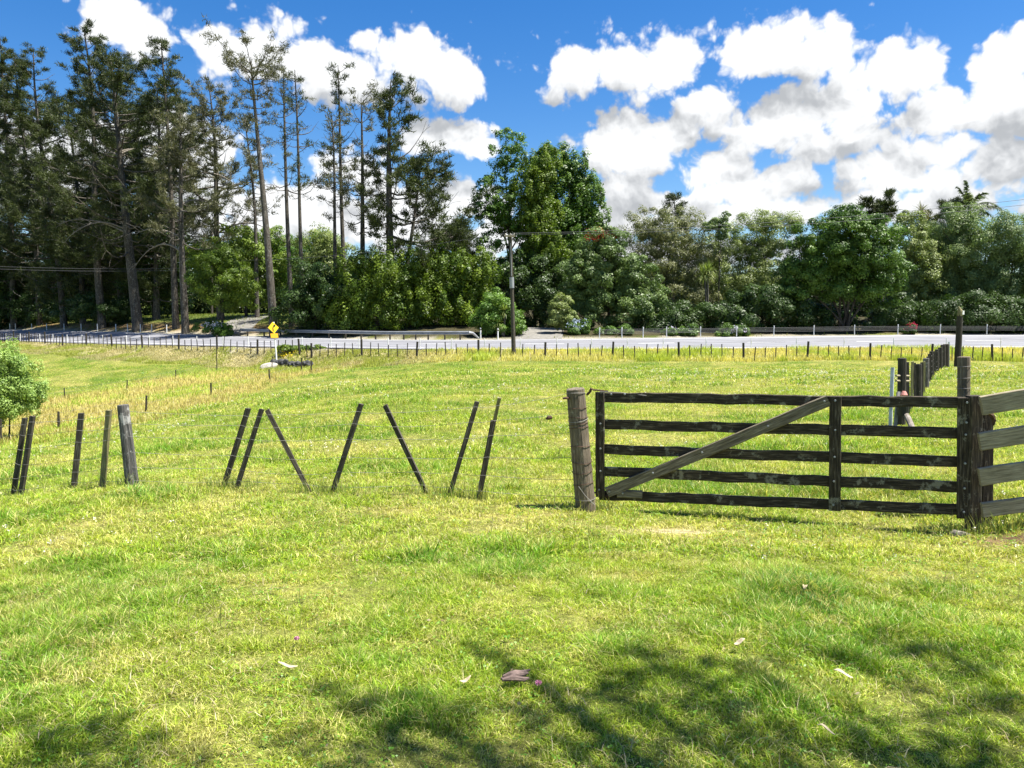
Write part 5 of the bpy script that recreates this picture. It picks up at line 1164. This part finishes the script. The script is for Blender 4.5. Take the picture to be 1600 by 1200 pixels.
broad('white hydrangea-like flowering bush by the driveway gateway on the left', 335, 81.5, [(322, 512, 14, 8), (342, 512, 14, 8), (355, 515, 10, 7)], 'broad', .16, 4500, 32, 'flowering_bush', 'bush', accent=(335, 508, 18, 4, (.72, .70, .74), 26), clump=.4, tr=.04)
broad('pale blue flowering bush right of the shaded driveway', 905, 73, [(898, 514, 10, 9), (915, 510, 9, 9)], 'broad', .16, 3600, 33, 'flowering_bush', 'bush', accent=(902, 508, 14, 7, (.42, .50, .62), 22), clump=.4, tr=.04)
for k, (px, lab) in enumerate(((958, 'low leafy weeds under the left end of the far cable barrier'), (1065, 'low weeds with pale flowers under the far cable barrier'), (1150, 'low weeds with violet flowers under the far cable barrier'))):
    broad(lab, px, 73, [(px - 12, 519, 16, 6), (px + 12, 518, 16, 7)], 'broad', .15, 2500, 40 + k, 'weeds', 'weeds', clump=.4, tr=.02, accent=(px, 516, 16, 4, (.6, .55, .7), 7) if k else None)
broad('low yellow-flowering gorse-like weeds above the stone heap', 462, 63.5, [(450, 559, 16, 5), (475, 558, 18, 6), (500, 561, 12, 4)], 'hedge', .13, 6000, 44, 'weeds', 'weeds', clump=.35, tr=.02, accent=(463, 556, 24, 5, (.75, .58, .03), 40))
broad('bushy light green willow shrub at the left edge of the gully', 10, 31, [(5, 585, 34, 34), (-20, 565, 40, 35), (30, 580, 22, 20), (38, 612, 26, 24), (15, 630, 36, 26), (-30, 630, 45, 35), (50, 600, 18, 14)], 'palewillow', .075, 34000, 45, 'shrub', 'shrub', clump=.26, tr=.04, cvar=.35, hang=.2, flat=1.1)
# a belt of bush far behind, where no separate crowns can be told apart
def far_bush():
    rg = np.random.default_rng(77); n = 190000; x = rg.uniform(-115, 115, n); y = 136 + rg.uniform(-5, 8, n); top = 5.5 + 5 * fbm(x * .09, x * 0 + 3, 91, 3) + 3.5 * sstep(-20, -50, x)
    z0 = H(x, y); f = rg.random(n); P = np.stack([x, y + 3 * (fbm(x * .5, f * 8, 92) - .5), z0 + top * f], 1); lo, hi = C(.02, .04, .01), C(.07, .10, .03)
    V, F_, Cc = leaf_quads(P, rg.normal(0, 1, (n, 3)) + np.array([0, -.5, .7]), rg.uniform(.35, .8, n), mixc(lo, hi, rg.random(n)), rg)
    tag(link('far_bush', mesh_np('far_bush', V, [F_], M['leaf'], Cc)), 'dark belt of distant bush behind the trees', 'bush', kind='stuff')
far_bush()

# ---- the tree whose crown shades the foreground
def shade_tree():
    rg = np.random.default_rng(15); b = Vector((7.2, -2.6, hz(7.2, -2.6))); t = thing('shade_tree', 'spreading leafy tree beside the viewer whose crown shades the near grass', 'tree', b); L_ = Limbs(); bb = np.array(b)
    g = np.linspace(0, 1, 9)[:, None]; top = np.array([-2.5, 1.2, 5.2]); L_.add(np.array([0, 0, -.2]) + (top - np.array([0, 0, -.2])) * g ** np.array([[1.6, 1.6, .9]]), .28 * (1 - .6 * g[:, 0]), 10)
    # crown clumps: where they cast onto the ground in front of the camera
    CL = []
    def over(px, D, r, h=5.0, n=1):
        q = gp(px, D); s = (h - q.z) / sdir.z; CL.append((q.x + sdir.x * s, q.y + sdir.y * s, h, r))
    for (px, D, r) in SHADE: over(px, D, r, 7.6 + 2.0 * rg.random())
    P = []; Cn = []
    for (x, y, z, r) in CL:
        m = int(80 * (r / .3) ** 2); o = unit(rg.normal(0, 1, (m, 3))) * rg.uniform(0, 1, (m, 1)) ** .45 * r; o[:, 2] *= .6; P.append(np.array([x, y, z]) - bb + o)
        c0 = np.array([x, y, z]) - bb; st = top * .75; L_.add(np.stack([st, (st + c0) / 2 + np.array([0, 0, .5]), c0]), np.array([.07, .04, .012]), 5)
    P = np.concatenate(P); n = len(P); V, F_, Cc = leaf_quads(P, rg.normal(0, 1, (n, 3)) + np.array([0, 0, 1.2]), rg.uniform(.06, .12, n), mixc(C(.05, .09, .02), C(.12, .18, .04), rg.random(n)), rg)
    L_.link('trunk', M['bark'], t); link('crown', mesh_np('crown', V, [F_], M['leaf'], Cc), t)
SHADE = [(1000, 3.75, .26), (1080, 3.6, .26), (1160, 3.65, .2), (940, 3.55, .22), (900, 3.3, .25), (1000, 3.35, .25), (1100, 3.3, .22), (820, 3.6, .16), (780, 3.85, .12), (740, 3.95, .1), (800, 3.25, .2),
         (1400, 3.95, .2), (1480, 3.8, .26), (1330, 3.75, .16), (1440, 3.5, .16), (1210, 3.75, .12), 
         (700, 3.15, .2), (610, 3.05, .18), (560, 3.3, .14), (500, 3.45, .12), (640, 3.35, .1), (560, 2.95, .2), (460, 3.0, .14), (760, 2.95, .25), (900, 2.95, .25), (1050, 2.95, .25), (1200, 2.98, .2), (1350, 3.0, .25), (1500, 3.0, .3), (1130, 3.1, .2),
         (90, 3.12, .16), (160, 3.15, .16), (60, 2.95, .2), (180, 2.95, .2), (30, 3.2, .1), (300, 2.9, .12), (1450, 2.8, .3), (1250, 2.75, .3), (1000, 2.75, .3), (750, 2.75, .3), (1200, 3.4, .12), (1560, 3.3, .2)]
shade_tree()
